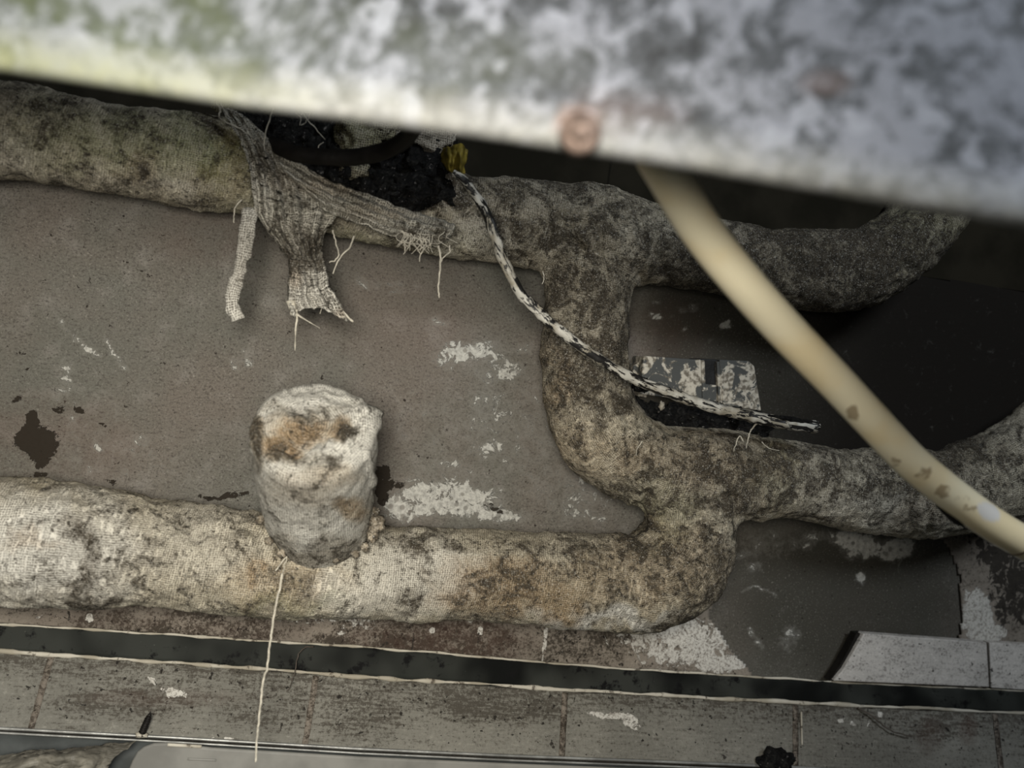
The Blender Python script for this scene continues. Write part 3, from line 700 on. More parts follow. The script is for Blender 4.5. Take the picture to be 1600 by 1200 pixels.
# ---- torn cloth over the hole
def surf(rows, m, n, folds, amp, seed, dirtf=None, rag=0.0):
    """rows: list of polylines (px,py,depth) each with the same count, from top to bottom; smooth both ways"""
    R = np.array([[P(*q) for q in row] for row in rows])
    A = np.array([catmull(R[i], 10) for i in range(len(R))]).transpose(1, 0, 2)
    B = np.array([catmull(A[j], 12) for j in range(len(A))]).transpose(1, 0, 2)   # (rows, cols, 3)
    mi = np.linspace(0, B.shape[0] - 1, m).astype(int); B = B[mi]
    jx = np.linspace(0, B.shape[1] - 1, n); j0 = np.clip(jx.astype(int), 0, B.shape[1] - 2); f = (jx - j0)[None, :, None]
    B = B[:, j0] * (1 - f) + B[:, j0 + 1] * f
    t = np.linspace(0, 1, n)[None, :]; s = np.linspace(0, 1, m)[:, None]
    w = np.sin(t * folds * 2 * math.pi + 1.2 * np.sin(s * 3 + seed)) + .6 * np.sin(t * folds * 3.7 * math.pi + seed + s * 2)
    B[..., 1] -= amp * w * (0.35 + 0.65 * np.sin(np.clip(s, 0.02, 1) * math.pi * .6))
    q = B.reshape(-1, 3); q[:, 1] += .0022 * fbm(q, 110, 3, seed); q[:, 0] += .0015 * fbm(q, 140, 2, seed + 4); q[:, 2] += .0015 * fbm(q, 140, 2, seed + 8)
    B = q.reshape(m, n, 3)
    if rag:
        for j in range(n):
            k = rag * (mn.noise(Vector((j * .45, seed, 0))) + .3)
            B[-1, j] += (B[-1, j] - B[-3, j]) * k
    return B
def cloth(name, B, blobs_d, blobs_o, parent, wk=.3, grn=0.0, label=None, thick=.0014):
    v, f, u = sheet_geo(B, thick); sx, sy = proj(v)
    md = np.clip(blob_mask(sx, sy, blobs_d) + .3 * fbm(v, 30, 2, 3), 0, 1); mo = blob_mask(sx, sy, blobs_o)
    o = mesh(name, v, f, MAT['rag'] if False else MAT['gauze_rag'], parent, uv=u, mask=np.stack([md, mo, np.full(len(v), grn), np.full(len(v), wk)], 1))
    if label: o['label'] = label
    return o
MAT['gauze_rag'] = gauze_material('torn_gauze', (0.50, 0.465, 0.39), pitch=0.0022, weave_k=0.8, dirt_bias=-0.02)
skirt = surf([[(345, 168, .135), (362, 172, .14), (380, 180, .142), (402, 200, .142), (415, 214, .14)],
              [(372, 215, .142), (392, 222, .148), (415, 232, .150), (440, 243, .148), (462, 252, .142)],
              [(390, 262, .146), (412, 272, .152), (440, 284, .156), (475, 292, .154), (525, 296, .145)],
              [(396, 306, .144), (418, 318, .153), (446, 328, .158), (480, 334, .157), (525, 336, .146)],
              [(402, 336, .140), (424, 350, .150), (450, 358, .156), (478, 362, .156), (508, 362, .145)],
              [(428, 372, .132), (446, 382, .146), (464, 388, .152), (482, 390, .152), (503, 386, .142)],
              [(448, 400, .125), (460, 404, .138), (472, 408, .144), (486, 408, .144), (503, 406, .136)]], 90, 90, 5, .0030, 1.0)
sk = cloth('torn_skirt', skirt, [(470, 385, 40, 36, .75), (430, 370, 20, 30, .6), (415, 240, 18, 30, .6), (460, 300, 8, 60, .3, -40)], [(480, 280, 60, 20, .35)], root, .25, .1, 'gathered fan of torn gauze hanging off the upper pipe')
rag = surf([[(450, 396, .136), (462, 398, .142), (476, 400, .144), (490, 398, .142), (504, 394, .138)],
            [(452, 420, .138), (466, 424, .146), (480, 426, .148), (494, 424, .146), (508, 418, .140)],
            [(451, 448, .14), (468, 452, .148), (484, 452, .150), (500, 450, .148), (514, 444, .142)],
            [(451, 472, .14), (470, 470, .148), (492, 466, .150), (512, 470, .15), (528, 468, .144)],
            [(457, 494, .14), (476, 482, .147), (502, 480, .15), (524, 492, .149), (545, 500, .144)]], 60, 56, 3.5, .0026, 5.0, rag=1.2)
cloth('hanging_rag', rag, [(470, 408, 40, 18, .9), (484, 440, 6, 30, .3)], [(460, 435, 12, 16, .5), (535, 490, 14, 8, .4)], root, .4, 0, 'pale forked tail of gauze below the torn fan')
for pts, rr in (([(462, 484, .142), (464, 498, .142), (462, 512, .142), (461, 548, .142)], 2.0), ([(462, 490, .142), (478, 500, .142), (500, 513, .142)], 1.7), ([(530, 482, .146), (542, 494, .145), (552, 503, .144)], 3.0),
                ([(455, 470, .142), (458, 488, .142), (466, 494, .142)], 7.0), ([(505, 440, .142), (512, 462, .142), (505, 475, .142), (500, 490, .142)], 1.3)):
    C = catmull([P(*q) for q in pts], 8)
    R = np.linspace(rr, rr * .45, len(C)) * mpp(C[0])
    v, f, u = tube_geo(C, R, 8, 1, R.max() * .5, 160)
    mesh('rag_tail', v, f, MAT['thread'], root, uv=u)
roll = surf([[(440, 240, .150), (500, 276, .152), (560, 300, .148), (620, 322, .146), (670, 338, .144), (708, 350, .138)],
             [(438, 254, .156), (498, 290, .160), (556, 312, .158), (616, 334, .157), (668, 348, .154), (710, 358, .146)],
             [(446, 268, .158), (500, 303, .163), (552, 324, .162), (612, 346, .161), (662, 360, .158), (704, 368, .148)],
             [(462, 284, .156), (506, 318, .161), (552, 336, .160), (606, 358, .159), (654, 372, .156), (694, 376, .148)],
             [(480, 300, .150), (512, 332, .155), (552, 346, .154), (602, 366, .152), (646, 380, .150), (684, 386, .146)]], 56, 140, 1.2, .0008, 8.0)
# gathers running along the roll
q = roll.copy(); s = np.linspace(0, 1, q.shape[0])[:, None]; t = np.linspace(0, 1, q.shape[1])[None, :]
q[..., 1] -= .0026 * (1 - .5 * t) * np.sin(s * 26 + 2 * np.sin(t * 5)); 
cloth('bandage_roll', q, [(560, 290, 90, 8, .4, 25), (640, 372, 50, 10, .4), (690, 365, 16, 10, .5)], [(520, 290, 50, 16, .35), (600, 330, 60, 14, .25)], root, .25, .1, 'twisted flap of gauze lying along the upper pipe')
# hanging strip
C = catmull([P(a, b, d) for a, b, d in [(391, 326, .142), (388, 350, .146), (383, 385, .146), (376, 420, .146), (365, 455, .146), (363, 478, .146), (371, 500, .146)]], 10)
R = np.interp(np.linspace(0, 1, len(C)), [0, .15, .5, .85, 1], [9, 13, 11, 10, 9]) * mpp(C[0])
v, f, u = tube_geo(C, R, 24, .45, .0028, 90)
sx, sy = proj(v)
o = mesh('hanging_strip', v, f, MAT['gauze_rag'], root, uv=u, mask=np.stack([blob_mask(sx, sy, [(383, 400, 20, 60, .35)]), 0 * sx, 0 * sx, np.full(len(sx), .5)], 1)); o['label'] = 'narrow pale strip of gauze hanging below the upper pipe'
# gauze lumps left in the hole
for i, (a, b, d, r, sq, gr) in enumerate([(562, 212, .128, 34, (1.0, .7, 1.0), .8), (600, 196, .12, 22, (1, .7, .9), .7), (553, 262, .128, 18, (1.1, .8, .9), .5), (660, 214, .115, 30, (1.4, .7, .7), 0.0), (345, 165, .12, 12, (1.2, .7, .7), .8), (705, 322, .105, 26, (1, .8, 1.2), .0)]):
    p = P(a, b, d); v, f, u = ico(p, r * mpp(p), 4, .45, 1.3, i * 3.1, sq)
    uvl = []
    for fc in f:
        for k_ in fc: uvl.append((v[k_][0], v[k_][2]))
    sx, sy = proj(v)
    mesh('gauze_wad', v, f, MAT['gauze_rag'], root, uv=uvl, mask=np.tile([.15 if i != 5 else .5, .2, gr, .1], (len(v), 1)))
# charred crust inside the hole
gs = []
rnd = random.Random(3)
for a, b, d, r in [(400, 205, .10, 34), (430, 222, .105, 36), (480, 245, .105, 40), (530, 268, .105, 40), (590, 290, .105, 38), (640, 300, .108, 36), (680, 300, .108, 28), (450, 200, .095, 40), (510, 222, .09, 44), (600, 245, .09, 44), (660, 255, .10, 38), (690, 240, .095, 28), (630, 225, .09, 34)]:
    p = P(a, b, d); gs.append(ico(p, r * mpp(p), 4, .55, 2.4, rnd.random() * 50))
for i in range(70):
    a = rnd.uniform(400, 700); b = 205 + (a - 400) * .30 + rnd.uniform(-30, 42) ; p = P(a, b, rnd.uniform(.118, .138)); r = rnd.uniform(3, 9)
    gs.append(ico(p, r * mpp(p), 2, .8, 2.0, rnd.random() * 50, (rnd.uniform(.5, 1.6), .6, rnd.uniform(.5, 1.3))))
v, f, u = join(gs); o = mesh('charred_filling', v, f, MAT['char'], root); o['label'] = 'black charred filling exposed in the torn pipe'

# threads of the pipes' gauze
def thread(pts, rr, mat='thread', parent=root, name='loose_thread', taper=.6, depth=None, jit=0.8):
    C = catmull([P(*q) for q in pts], 8); k = mpp(C[0])
    C = C + np.array([[mn.noise(Vector((i * .37, rr, j * 5.1 + pts[0][0]))) * jit * k * 2 for j in range(3)] for i in range(len(C))])
    R = np.linspace(rr, rr * taper, len(C)) * k
    v, f, u = tube_geo(C, R, 6); return mesh(name, v, f, MAT[mat], parent, uv=u)
for pts, rr in [
    ([(520, 360, .15), (524, 378, .150), (529, 398, .15), (522, 408, .15), (514, 409, .15)], 1.3), ([(553, 368, .15), (547, 385, .15), (532, 402, .15), (521, 428, .15)], 1.5),
    ([(685, 384, .148), (688, 400, .148), (687, 425, .148), (685, 450, .148), (686, 466, .148)], 1.9), ([(702, 384, .146), (702, 394, .147), (692, 404, .148), (688, 414, .148)], 1.4),
    ([(644, 378, .15), (652, 388, .15), (656, 396, .15)], 1.6), ([(664, 384, .15), (658, 396, .15), (655, 409, .15)], 1.4), ([(632, 376, .15), (633, 390, .15), (631, 398, .15)], 1.2),
    ([(378, 312, .145), (370, 320, .146), (366, 332, .146), (366, 348, .146)], 1.2), ([(428, 168, .17), (420, 190, .165), (414, 212, .16), (413, 236, .155)], 1.3),
    ([(470, 172, .17), (478, 184, .165), (492, 200, .16), (508, 218, .15)], 1.2), ([(470, 180, .165), (475, 176, .165), (484, 178, .165), (478, 190, .16), (470, 196, .16)], 1.2), ([(462, 178, .165), (470, 184, .165), (468, 196, .165)], 1.0),
    ([(338, 160, .16), (344, 172, .16), (342, 182, .16), (352, 190, .15), (372, 200, .148), (392, 212, .146)], 1.3), ([(345, 164, .16), (352, 174, .16), (358, 184, .16)], 1.0),
    ([(500, 240, .15), (498, 228, .15), (506, 222, .15)], 1.0), ([(712, 210, .14), (708, 220, .14), (705, 230, .135)], 1.1),
    ([(1004, 690, .145), (996, 700, .145), (994, 712, .145)], .9), ([(1172, 676, .14), (1168, 688, .14), (1166, 700, .14)], 1.2), ([(1162, 690, .145), (1156, 682, .145), (1150, 692, .145), (1146, 706, .145)], 1.3), ([(1184, 660, .130), (1176, 668, .132), (1172, 676, .136)], 1.6),
    ([(1190, 690, .142), (1200, 700, .142), (1218, 704, .142)], .9),
    ([(848, 424, .10), (850, 436, .10), (847, 444, .10)], 1.0)]:
    thread(pts, rr)
# net of pulled threads at the end of the twisted flap
rnd = random.Random(11)
for i in range(22):
    t = rnd.random(); a = 622 + 84 * t; b = 372 + 12 * math.sin(t * 3) ; 
    thread([(a, b - 14 + rnd.uniform(-4, 4), .158), (a + rnd.uniform(-14, 14), b - 4, .160), (a + rnd.uniform(-16, 16), b + rnd.uniform(4, 14), .156)], .8)
# the string that hangs from the stub's foot
thread([(441, 896, .160), (438, 915, .164), (430, 950, .165), (425, 985, .165), (421, 1010, .165), (418, 1040, .165), (411, 1066, .165), (407, 1100, .165), (404, 1130, .165), (401, 1160, .165), (400, 1190, .165)], 2.0, name='hanging_string', taper=.9)
thread([(430, 892, .158), (448, 870, .150), (444, 886, .156), (441, 905, .162)], 1.2)

# ------------------------------------------------------------------ black cable curling out of the hole, yellow film
C = catmull([P(a, b, d) for a, b, d in [(662, 120, .30), (655, 165, .28), (645, 200, .25), (625, 224, .22), (590, 239, .20), (545, 246, .185), (500, 245, .175), (462, 240, .165), (425, 226, .14)]], 10)
v, f, u = tube_geo(C, 13.5 * mpp(P(560, 240, .2)), 24, 1, .0004, 60)
tag(mesh('black_cable', v, f, MAT['rubber'], uv=u), 'thick black rubber cable curving out of the torn pipe up behind the beam', 'cable')
G0 = surf([[(692, 232, .125), (704, 228, .135), (720, 226, .14), (730, 232, .13)], [(690, 246, .128), (706, 240, .142), (718, 238, .145), (730, 246, .132)], [(694, 256, .128), (706, 262, .136), (718, 258, .142), (728, 258, .132)], [(702, 268, .126), (710, 276, .13), (720, 276, .134), (727, 270, .13)]], 30, 30, 2, .004, 3.3)
v, f, u = sheet_geo(G0, .0006)
tag(mesh('plastic_scrap', v, f, MAT['yellow'], uv=u), 'crumpled yellow brown plastic scrap stuck beside the torn pipe', 'scrap')

# ------------------------------------------------------------------ paint-flaked cable
pc = [(708, 268, .160), (722, 280, .160), (745, 308, .156), (765, 345, .162), (784, 400, .168), (812, 456, .168), (852, 497, .168), (900, 536, .168), (950, 570, .165), (1000, 596, .158), (1060, 619, .150), (1120, 638, .145), (1180, 652, .142), (1230, 662, .14), (1272, 667, .138)]
C = catmull([P(*q) for q in pc], 14)
R = np.interp(np.linspace(0, 1, len(C)), [0, .05, .2, .6, .8, 1], [4, 6, 8, 8, 9.5, 10.5]) * mpp(P(900, 540, .16))
cr = empty('flaking_cable', P(1120, 650, .14), 'thin black cable with flaking white paint looping down across the riser pipe', 'cable')
v, f, u = tube_geo(C, R, 20, 1, .0012, 150); mesh('sheath', v, f, MAT['cable'], cr, uv=u)
T = C[-1] - C[-3]; T /= np.linalg.norm(T)
v, f, u = tube_geo(np.array([C[-1] - T * .004, C[-1], C[-1] + T * .0035, C[-1] + T * .005]), np.array([.0066, .0070, .0062, .0035]), 20, 1, .0005, 200)
mesh('cut_end', v, f, MAT['cable'], cr, uv=u)
# the dark split that runs along the cable's end
C2 = catmull([P(a, b, d) for a, b, d in [(1200, 649, .146), (1225, 653, .145), (1250, 658, .143), (1264, 662, .142)]], 6)
v, f, u = tube_geo(C2, np.interp(np.linspace(0, 1, len(C2)), [0, .5, 1], [.001, .0030, .002]), 10); mesh('split', v, f, MAT['char'], cr, uv=u)

# ------------------------------------------------------------------ junction box on the wall
jb = empty('junction_box', P(1100, 635, 0.0), 'small grey wall box with flaking paint behind the middle pipe', 'junction box')
def slab(name, pts, d, thick, mat, parent, bev=.0015, **k):
    fr = [P(a, b, d) for a, b in pts]; v, f, u = slab_geo(fr, (0, thick, 0)); o = mesh(name, v, f, MAT[mat], parent, smooth_=False, **k)
    if bev:
        b = o.modifiers.new('bevel', 'BEVEL'); b.width = bev; b.segments = 2
    return o
slab('body', [(1006, 556), (1096, 562), (1098, 628), (1000, 616)], .036, .036, 'box', jb)
slab('side_lug', [(990, 572), (1010, 556), (1012, 622), (986, 618)], .022, .022, 'box', jb)
slab('cover_plate', [(1124, 562), (1170, 564), (1179, 572), (1190, 642), (1130, 634)], .036, .036, 'box', jb)
slab('clip', [(1092, 560), (1128, 562), (1130, 634), (1096, 630)], .030, .030, 'box_dark', jb)
slab('latch', [(1101, 600), (1120, 602), (1120, 628), (1103, 626)], .034, .006, 'box', jb, .0008)
slab('clip_rail', [(1096, 563), (1101, 563), (1104, 626), (1098, 626)], .035, .006, 'box', jb, .0006)
slab('clip_rail', [(1120, 565), (1125, 565), (1129, 630), (1123, 630)], .035, .006, 'box', jb, .0006)

# charred debris lying between the box and the middle pipe
rnd = random.Random(5)
gs = []
for i in range(9):
    a = 985 + i * 24; p = P(a, 643 + i * 3.2 + rnd.uniform(-4, 4), .055 + rnd.uniform(-.01, .02)); gs.append(ico(p, rnd.uniform(20, 28) * mpp(p), 4, .55, 2.0, rnd.random() * 40, (1.1, 1, .85)))
for i in range(12):
    a = rnd.uniform(970, 1010); p = P(a, rnd.uniform(600, 662), .06 + rnd.uniform(-.01, .03)); gs.append(ico(p, rnd.uniform(8, 16) * mpp(p), 3, .6, 2.0, rnd.random() * 40))
v, f, u = join(gs)
tag(mesh('charred_debris', v, f, MAT['char']), 'heap of black charred debris lying on the middle pipe below the wall box', 'debris', kind='stuff')
for i, (a, b, r) in enumerate([(988, 652, 8), (1034, 634, 6)]):
    p = P(a, b, .092); v, f, u = ico(p, r * mpp(p), 3, .6, 1.5, i * 7.7, (.8, .5, 1.1))
    tag(mesh('plaster_flake', v, f, MAT['box_flake']), ['pale plaster flake at the left end of the black debris beside the riser', 'pale plaster flake in the black debris just under the flaking cable'][i], 'plaster flake', 'plaster flakes in the debris')

# ------------------------------------------------------------------ skirting, channel, tile row
def lerp_line(L, x):
    return float(np.interp(x, [p[0] for p in L], [p[1] for p in L]))
TOP = [(-1000, 905), (-400, 950), (0, 975), (280, 993), (560, 1011), (775, 1028), (1000, 1047), (1110, 1053), (1350, 1068), (1600, 1079), (2000, 1097)]
BOT = [(-1000, 945), (-400, 988), (0, 1017), (280, 1036), (560, 1057), (900, 1079), (1040, 1086), (1240, 1098), (1350, 1103), (1600, 1114), (2000, 1132)]
EDG = [(-1000, 1072), (-400, 1112), (0, 1138), (280, 1153), (560, 1170), (800, 1181), (1060, 1191), (1200, 1197), (1600, 1216), (2000, 1234)]
def band(name, la, da, lb, db, x0, x1, nx, nz, mat, parent=None, maskf=None, bump=0.0, cut=None, thick=None, uneven=0.0, **k):
    """a surface between line la (at depth da) and line lb (at depth db)"""
    V = []
    for i in range(nx + 1):
        x = x0 + (x1 - x0) * i / nx
        xa = x; ya = la(x) if callable(la) else lerp_line(la, x); yb = lb(x) if callable(lb) else lerp_line(lb, x)
        for j in range(nz + 1):
            t = j / nz; yy = ya + (yb - ya) * t
            V.append(P(x + JT(x) * (yy - 1080), yy, da + (db - da) * t))
    V = np.array(V)
    if bump: V[:, 1] -= bump * (fbm(V, 30, 4, 2.2) + .5 * fbm(V, 120, 3, 7.7))
    F = [[i * (nz + 1) + j, i * (nz + 1) + j + 1, (i + 1) * (nz + 1) + j + 1, (i + 1) * (nz + 1) + j] for i in range(nx) for j in range(nz)]
    px, py = proj(V)
    if cut is not None:
        F = [f for f in F if not cut(px[f].mean(), py[f].mean())]
    o = mesh(name, V, F, MAT[mat], parent, mask=maskf(px, py) if maskf else None, **k)
    if thick:
        s = o.modifiers.new('solid', 'SOLIDIFY'); s.thickness = thick; s.offset = 0; s.use_rim = True
    return o
def JT(x): return float(np.interp(x, [65, 490, 883, 1243, 1550], [-.28, -.16, -.05, 0.0, .12]))

# rough mortar strip over the wall's foot, cut round by the cement patch
OV = [(1112, 940), (1108, 965), (1122, 985), (1140, 1015), (1165, 1040), (1178, 1060), (1300, 1066), (1330, 1060), (1480, 1062), (1497, 1020), (1504, 960), (1500, 900), (1480, 850), (1430, 810), (1200, 780), (1120, 860)]
def in_poly(x, y, poly):
    c = False; n = len(poly)
    for i in range(n):
        (x0, y0), (x1, y1) = poly[i], poly[(i + 1) % n]
        if (y0 > y) != (y1 > y) and x < (x1 - x0) * (y - y0) / (y1 - y0) + x0: c = not c
    return c
def mort_mask(px, py):
    pale = np.maximum(blob_mask(px, py, [(1000, 990, 60, 26, .85), (1070, 1005, 90, 45, .98), (1120, 1035, 60, 20, 1.0), (960, 985, 20, 20, .6), (140, 965, 8, 10, 1.1), (735, 968, 6, 7, 1.1), (750, 985, 6, 8, 1.1), (675, 985, 6, 6, 1.0), (560, 975, 60, 12, .7), (520, 985, 50, 8, .5), (480, 968, 60, 8, .8),
                                         (900, 985, 40, 16, .5), (880, 1010, 20, 20, .45), (1525, 960, 26, 44, 1.3), (1540, 990, 34, 18, 1.3), (1515, 930, 12, 20, .8), (1500, 850, 14, 14, .5), (60, 960, 50, 8, .4)]),
                      stroke_mask(px, py, [([(853, 975), (850, 1010), (846, 1035)], 3.2, 1.0), ([(1128, 955), (1130, 975), (1137, 990)], 8, .8)]))
    dk = blob_mask(px, py, [(650, 1000, 160, 40, .8), (300, 975, 200, 30, .6), (900, 1000, 90, 40, .7), (600, 1000, 30, 30, .9)])
    wt = np.maximum(blob_mask(px, py, [(600, 1010, 14, 10, .9), (108, 960, 5, 12, .9), (1585, 920, 50, 70, 1.0), (1570, 850, 70, 50, .95)]), stroke_mask(px, py, [([(645, 975), (644, 1015)], 2.2, 1.0), ([(748, 985), (742, 1025)], 2.2, 1.0), ([(508, 975), (506, 1005)], 2.5, .9)]))
    ru = .6 * blob_mask(px, py, [(720, 1000, 110, 40, .8), (600, 1000, 60, 30, .8), (400, 985, 140, 20, .4), (180, 965, 140, 20, .4)])
    return np.stack([pale, dk, wt, ru], 1)
band('trim_1', lambda x: 840.0 + .035 * x if x < 1250 else 884 - (x - 1250) * .25, .0018, TOP, .006, -850, 1950, 620, 74, 'mortar', maskf=mort_mask, bump=.0008, cut=lambda a, b: in_poly(a, b, OV), thick=.003, origin=(0, 0, 0))
tag(bpy.data.objects['trim_1'], 'rough dirty mortar strip at the foot of the wall under the lower pipe', kind='structure')
# thin cut edge line left of the cement patch
# cut tile pieces over the patch
ct = empty('skirting_tile', P(1430, 1068, .02), 'pale skirting tile with a slanted cut left edge above the black channel', 'tile')
def tile_slab(pts, d, thick, parent):
    fr = [P(a, b, d) for a, b in pts]
    # fill densely for masks
    v, f, u = slab_geo(fr, (0, thick, 0)); px, py = proj(v)
    o = mesh('tile_body', v, f, MAT['cleantile'], parent, smooth_=False, mask=np.tile([.0, .1, 0, 0], (len(v), 1)))
    b = o.modifiers.new('bevel', 'BEVEL'); b.width = .0012; b.segments = 2; return o
tile_slab([(1350, 990), (1542, 1004), (1546, 1074), (1303, 1064), (1318, 1046), (1332, 1022)], .026, .012, ct)
fr = [(1338, 990), (1350, 990), (1332, 1022), (1318, 1046), (1303, 1064), (1296, 1064), (1312, 1040), (1326, 1015)]
v, f, u = slab_geo([P(a, b, .0205) for a, b in fr], (0, .012, 0)); mesh('cut_edge_shadow', v, f, MAT['rubber'], ct, smooth_=False)  # black strip that paints the shadow along the tile's cut side
ct2 = empty('skirting_tile', P(1640, 1080, .02), 'darker skirting tile at the far right above the black channel', 'tile')
tile_slab([(1546, 1004), (1720, 1014), (1720, 1086), (1549, 1075)], .024, .012, ct2)

# the black channel with its two caulk beads
ch = band('trim_2', TOP, .018, BOT, .024, -880, 1980, 300, 6, 'channel', thick=.004, bump=.0008, origin=(0, 0, 0))
tag(ch, 'black channel strip between two cream caulk beads under the pipes', kind='structure')
for nm, L, d, rr in (('caulk_bead', TOP, .020, 1.7), ('caulk_bead', BOT, .027, 2.7)):
    xx = np.arange(-880, 1980, 9.0)
    C = np.array([P(x, lerp_line(L, x) + 2.0 * mn.noise(Vector((x * .02, d * 90, 0))), d) for x in xx])
    R = np.array([max(.25, 1 + .9 * mn.noise(Vector((x * .03, 4 + d * 50, 0)))) * rr for x in xx]) * mpp(P(800, 1050, d))
    v, f, u = tube_geo(C, R, 8, .8, .0006, 160); mesh(nm, v, f, MAT['caulk'], ch, uv=u)

# dirty tile row under it, with recessed joints
J = [-870, -400, 65, 490, 883, 1243, 1550, 1960]
def tile_mask(px, py):
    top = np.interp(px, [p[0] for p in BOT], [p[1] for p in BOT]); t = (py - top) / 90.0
    pale = np.maximum(blob_mask(px, py, [(272, 1083, 22, 9, .95, 8), (240, 1064, 16, 6, .85, 40), (252, 1076, 8, 5, .7), (300, 1078, 20, 6, .5), (330, 1092, 10, 8, .6), (470, 1090, 24, 12, .55), (955, 1118, 44, 7, .95, 4), (985, 1128, 20, 13, .95, 40), (150, 1058, 40, 4, .55),
                                         (1313, 1125, 8, 6, .8), (1330, 1130, 14, 4, .8, 20), (1355, 1130, 5, 10, .7), (1373, 1117, 5, 6, 1.0), (340, 1155, 30, 4, .7), (835, 1175, 20, 4, .6)]), 0)
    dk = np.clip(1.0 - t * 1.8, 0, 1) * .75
    dk = np.maximum(dk, blob_mask(px, py, [(780, 1100, 120, 30, .8), (560, 1110, 80, 40, .6), (430, 1110, 90, 30, .5), (1460, 1135, 60, 24, .7), (200, 1095, 120, 30, .6)]))
    wt = stroke_mask(px, py, [([(860, 1162), (863, 1168)], 4, 1.0), ([(440, 1132), (438, 1140)], 2.6, 1.0), ([(1395, 1160), (1420, 1168)], 3, .6), ([(1120, 1178), (1132, 1184)], 4, .8), ([(372, 1066), (376, 1068)], 3, 1)])
    ru = blob_mask(px, py, [(260, 1090, 120, 14, .3), (1450, 1150, 20, 30, .4), (1510, 1140, 14, 24, .5)])
    return np.stack([pale, dk, wt, ru], 1)
row = band('baseboard_back', lambda x: lerp_line(BOT, x) + 3, .024, lambda x: lerp_line(EDG, x) - 2, .052, -870, 1970, 950, 40, 'tile', maskf=tile_mask, bump=.0006, thick=.006, origin=(0, 0, 0))
tag(row, 'row of dirty grey tiles below the black channel', kind='structure')
for x in J[1:-1]:
    y0, y1 = lerp_line(BOT, x) + 4, lerp_line(EDG, x) - 3
    C = np.array([P(x + JT(x) * (yy - 1080), yy, .024 + .028 * (yy - y0) / (y1 - y0) + .0035) for yy in np.linspace(y0, y1, 20)])
    v, f, u = tube_geo(C, 5.5 * mpp(C[0]), 6, .2, .0006, 120)
    mesh('grout_joint', v, f, MAT['mortar'], row, mask=np.tile([.15, .5, .1, .1], (len(v), 1)))
C = np.array([P(1252 + t * 1.2, 1112 + t * 52, .034 + .012 * t) for t in np.linspace(0, 1, 12)]); v, f, u = tube_geo(C, 1.5 * mpp(C[0]), 6); mesh('caulk_bead', v, f, MAT['caulk'], row)

# metal edging, gap and floor
xx = np.arange(-880, 1980, 20.0)
eg = []
for off, d, rr in ((0, .055, 3.0), (7, .058, 2.2)):
    C = np.array([P(x, lerp_line(EDG, x) + off, d) for x in xx]); v, f, u = tube_geo(C, rr * mpp(C[20]), 8, 1, .0002, 100); eg.append((v, f, u))
v, f, u = join(eg)
tag(mesh('trim_3', v, f, MAT['steel'], origin=(0, 0, 0)), 'thin metal edging under the tile row', kind='structure')
zf = P(800, 1290, .09)[2]
v = np.array([[-1.4, -1.6, zf], [1.8, -1.6, zf], [1.8, .0, zf], [-1.4, .0, zf]])
tag(mesh('floor', v, [[0, 1, 2, 3]], MAT['slate'], smooth_=False, origin=(0, 0, 0)), 'dark floor below the tile row', kind='structure')
zb = v[0][2]
fr = band('trim_4', lambda x: lerp_line(EDG, x) + 8, .056, lambda x: lerp_line(EDG, x) + 130, .060, -880, 1980, 40, 4, 'slate', thick=.004, origin=(0, 0, 0))
tag(fr, 'dark recessed face below the metal edging', kind='structure')

# grey tray
def tray_poly(d):
    pts = [(190, 1240), (198, 1210), (206, 1190), (214, 1176), (224, 1168), (240, 1162), (262, 1161)] + [(x, lerp_line(EDG, x) + 13) for x in (330, 400, 560, 800, 1060, 1300)] + [(1300, 1330), (190, 1330)]
    return [P(a, b, d) for a, b in pts]
tr = empty('plastic_tray', P(700, 1330, .09), 'light grey plastic tray with a rounded corner below the tile row', 'tray')
v, f, u = slab_geo(tray_poly(.088), (0, .004, 0)); o = mesh('tray_body', v, f, MAT['grey_plastic'], tr, smooth_=False); b = o.modifiers.new('bevel', 'BEVEL'); b.width = .002; b.segments = 3
C = np.array([P(a, 1186 + (a - 295) * .04, .0885) for a in np.linspace(293, 338, 10)]); v, f, u = tube_geo(C, .0011, 8); mesh('embossed_rib', v, f, MAT['grey_plastic'], tr)
C = np.array([P(x, lerp_line(EDG, x) + 11.5, .0895) for x in np.linspace(262, 315, 14)]); v, f, u = tube_geo(C, .0016, 8); mesh('tray_lip', v, f, MAT['caulk'], tr)

# crumpled film bottom left
B = surf([[(-60, 1200, .075), (20, 1178, .09), (90, 1170, .10), (150, 1166, .095), (212, 1158, .085)],
          [(-60, 1216, .09), (30, 1190, .115), (90, 1182, .12), (140, 1176, .11), (200, 1168, .095)],
          [(-60, 1240, .10), (30, 1206, .12), (90, 1196, .12), (140, 1190, .12), (180, 1182, .105)],
          [(-60, 1262, .10), (30, 1230, .10), (90, 1216, .125), (130, 1210, .125), (170, 1200, .11)],
          [(-60, 1290, .10), (30, 1262, .12), (90, 1250, .12), (130, 1240, .12), (162, 1230, .11)]], 60, 90, 2.0, .004, 2.0)
v, f, u = sheet_geo(B, .0008)
tag(mesh('plastic_sheet', v, f, MAT['film'], uv=u), 'crumpled dirty plastic sheet in the bottom left corner below the tiles', 'plastic sheet')

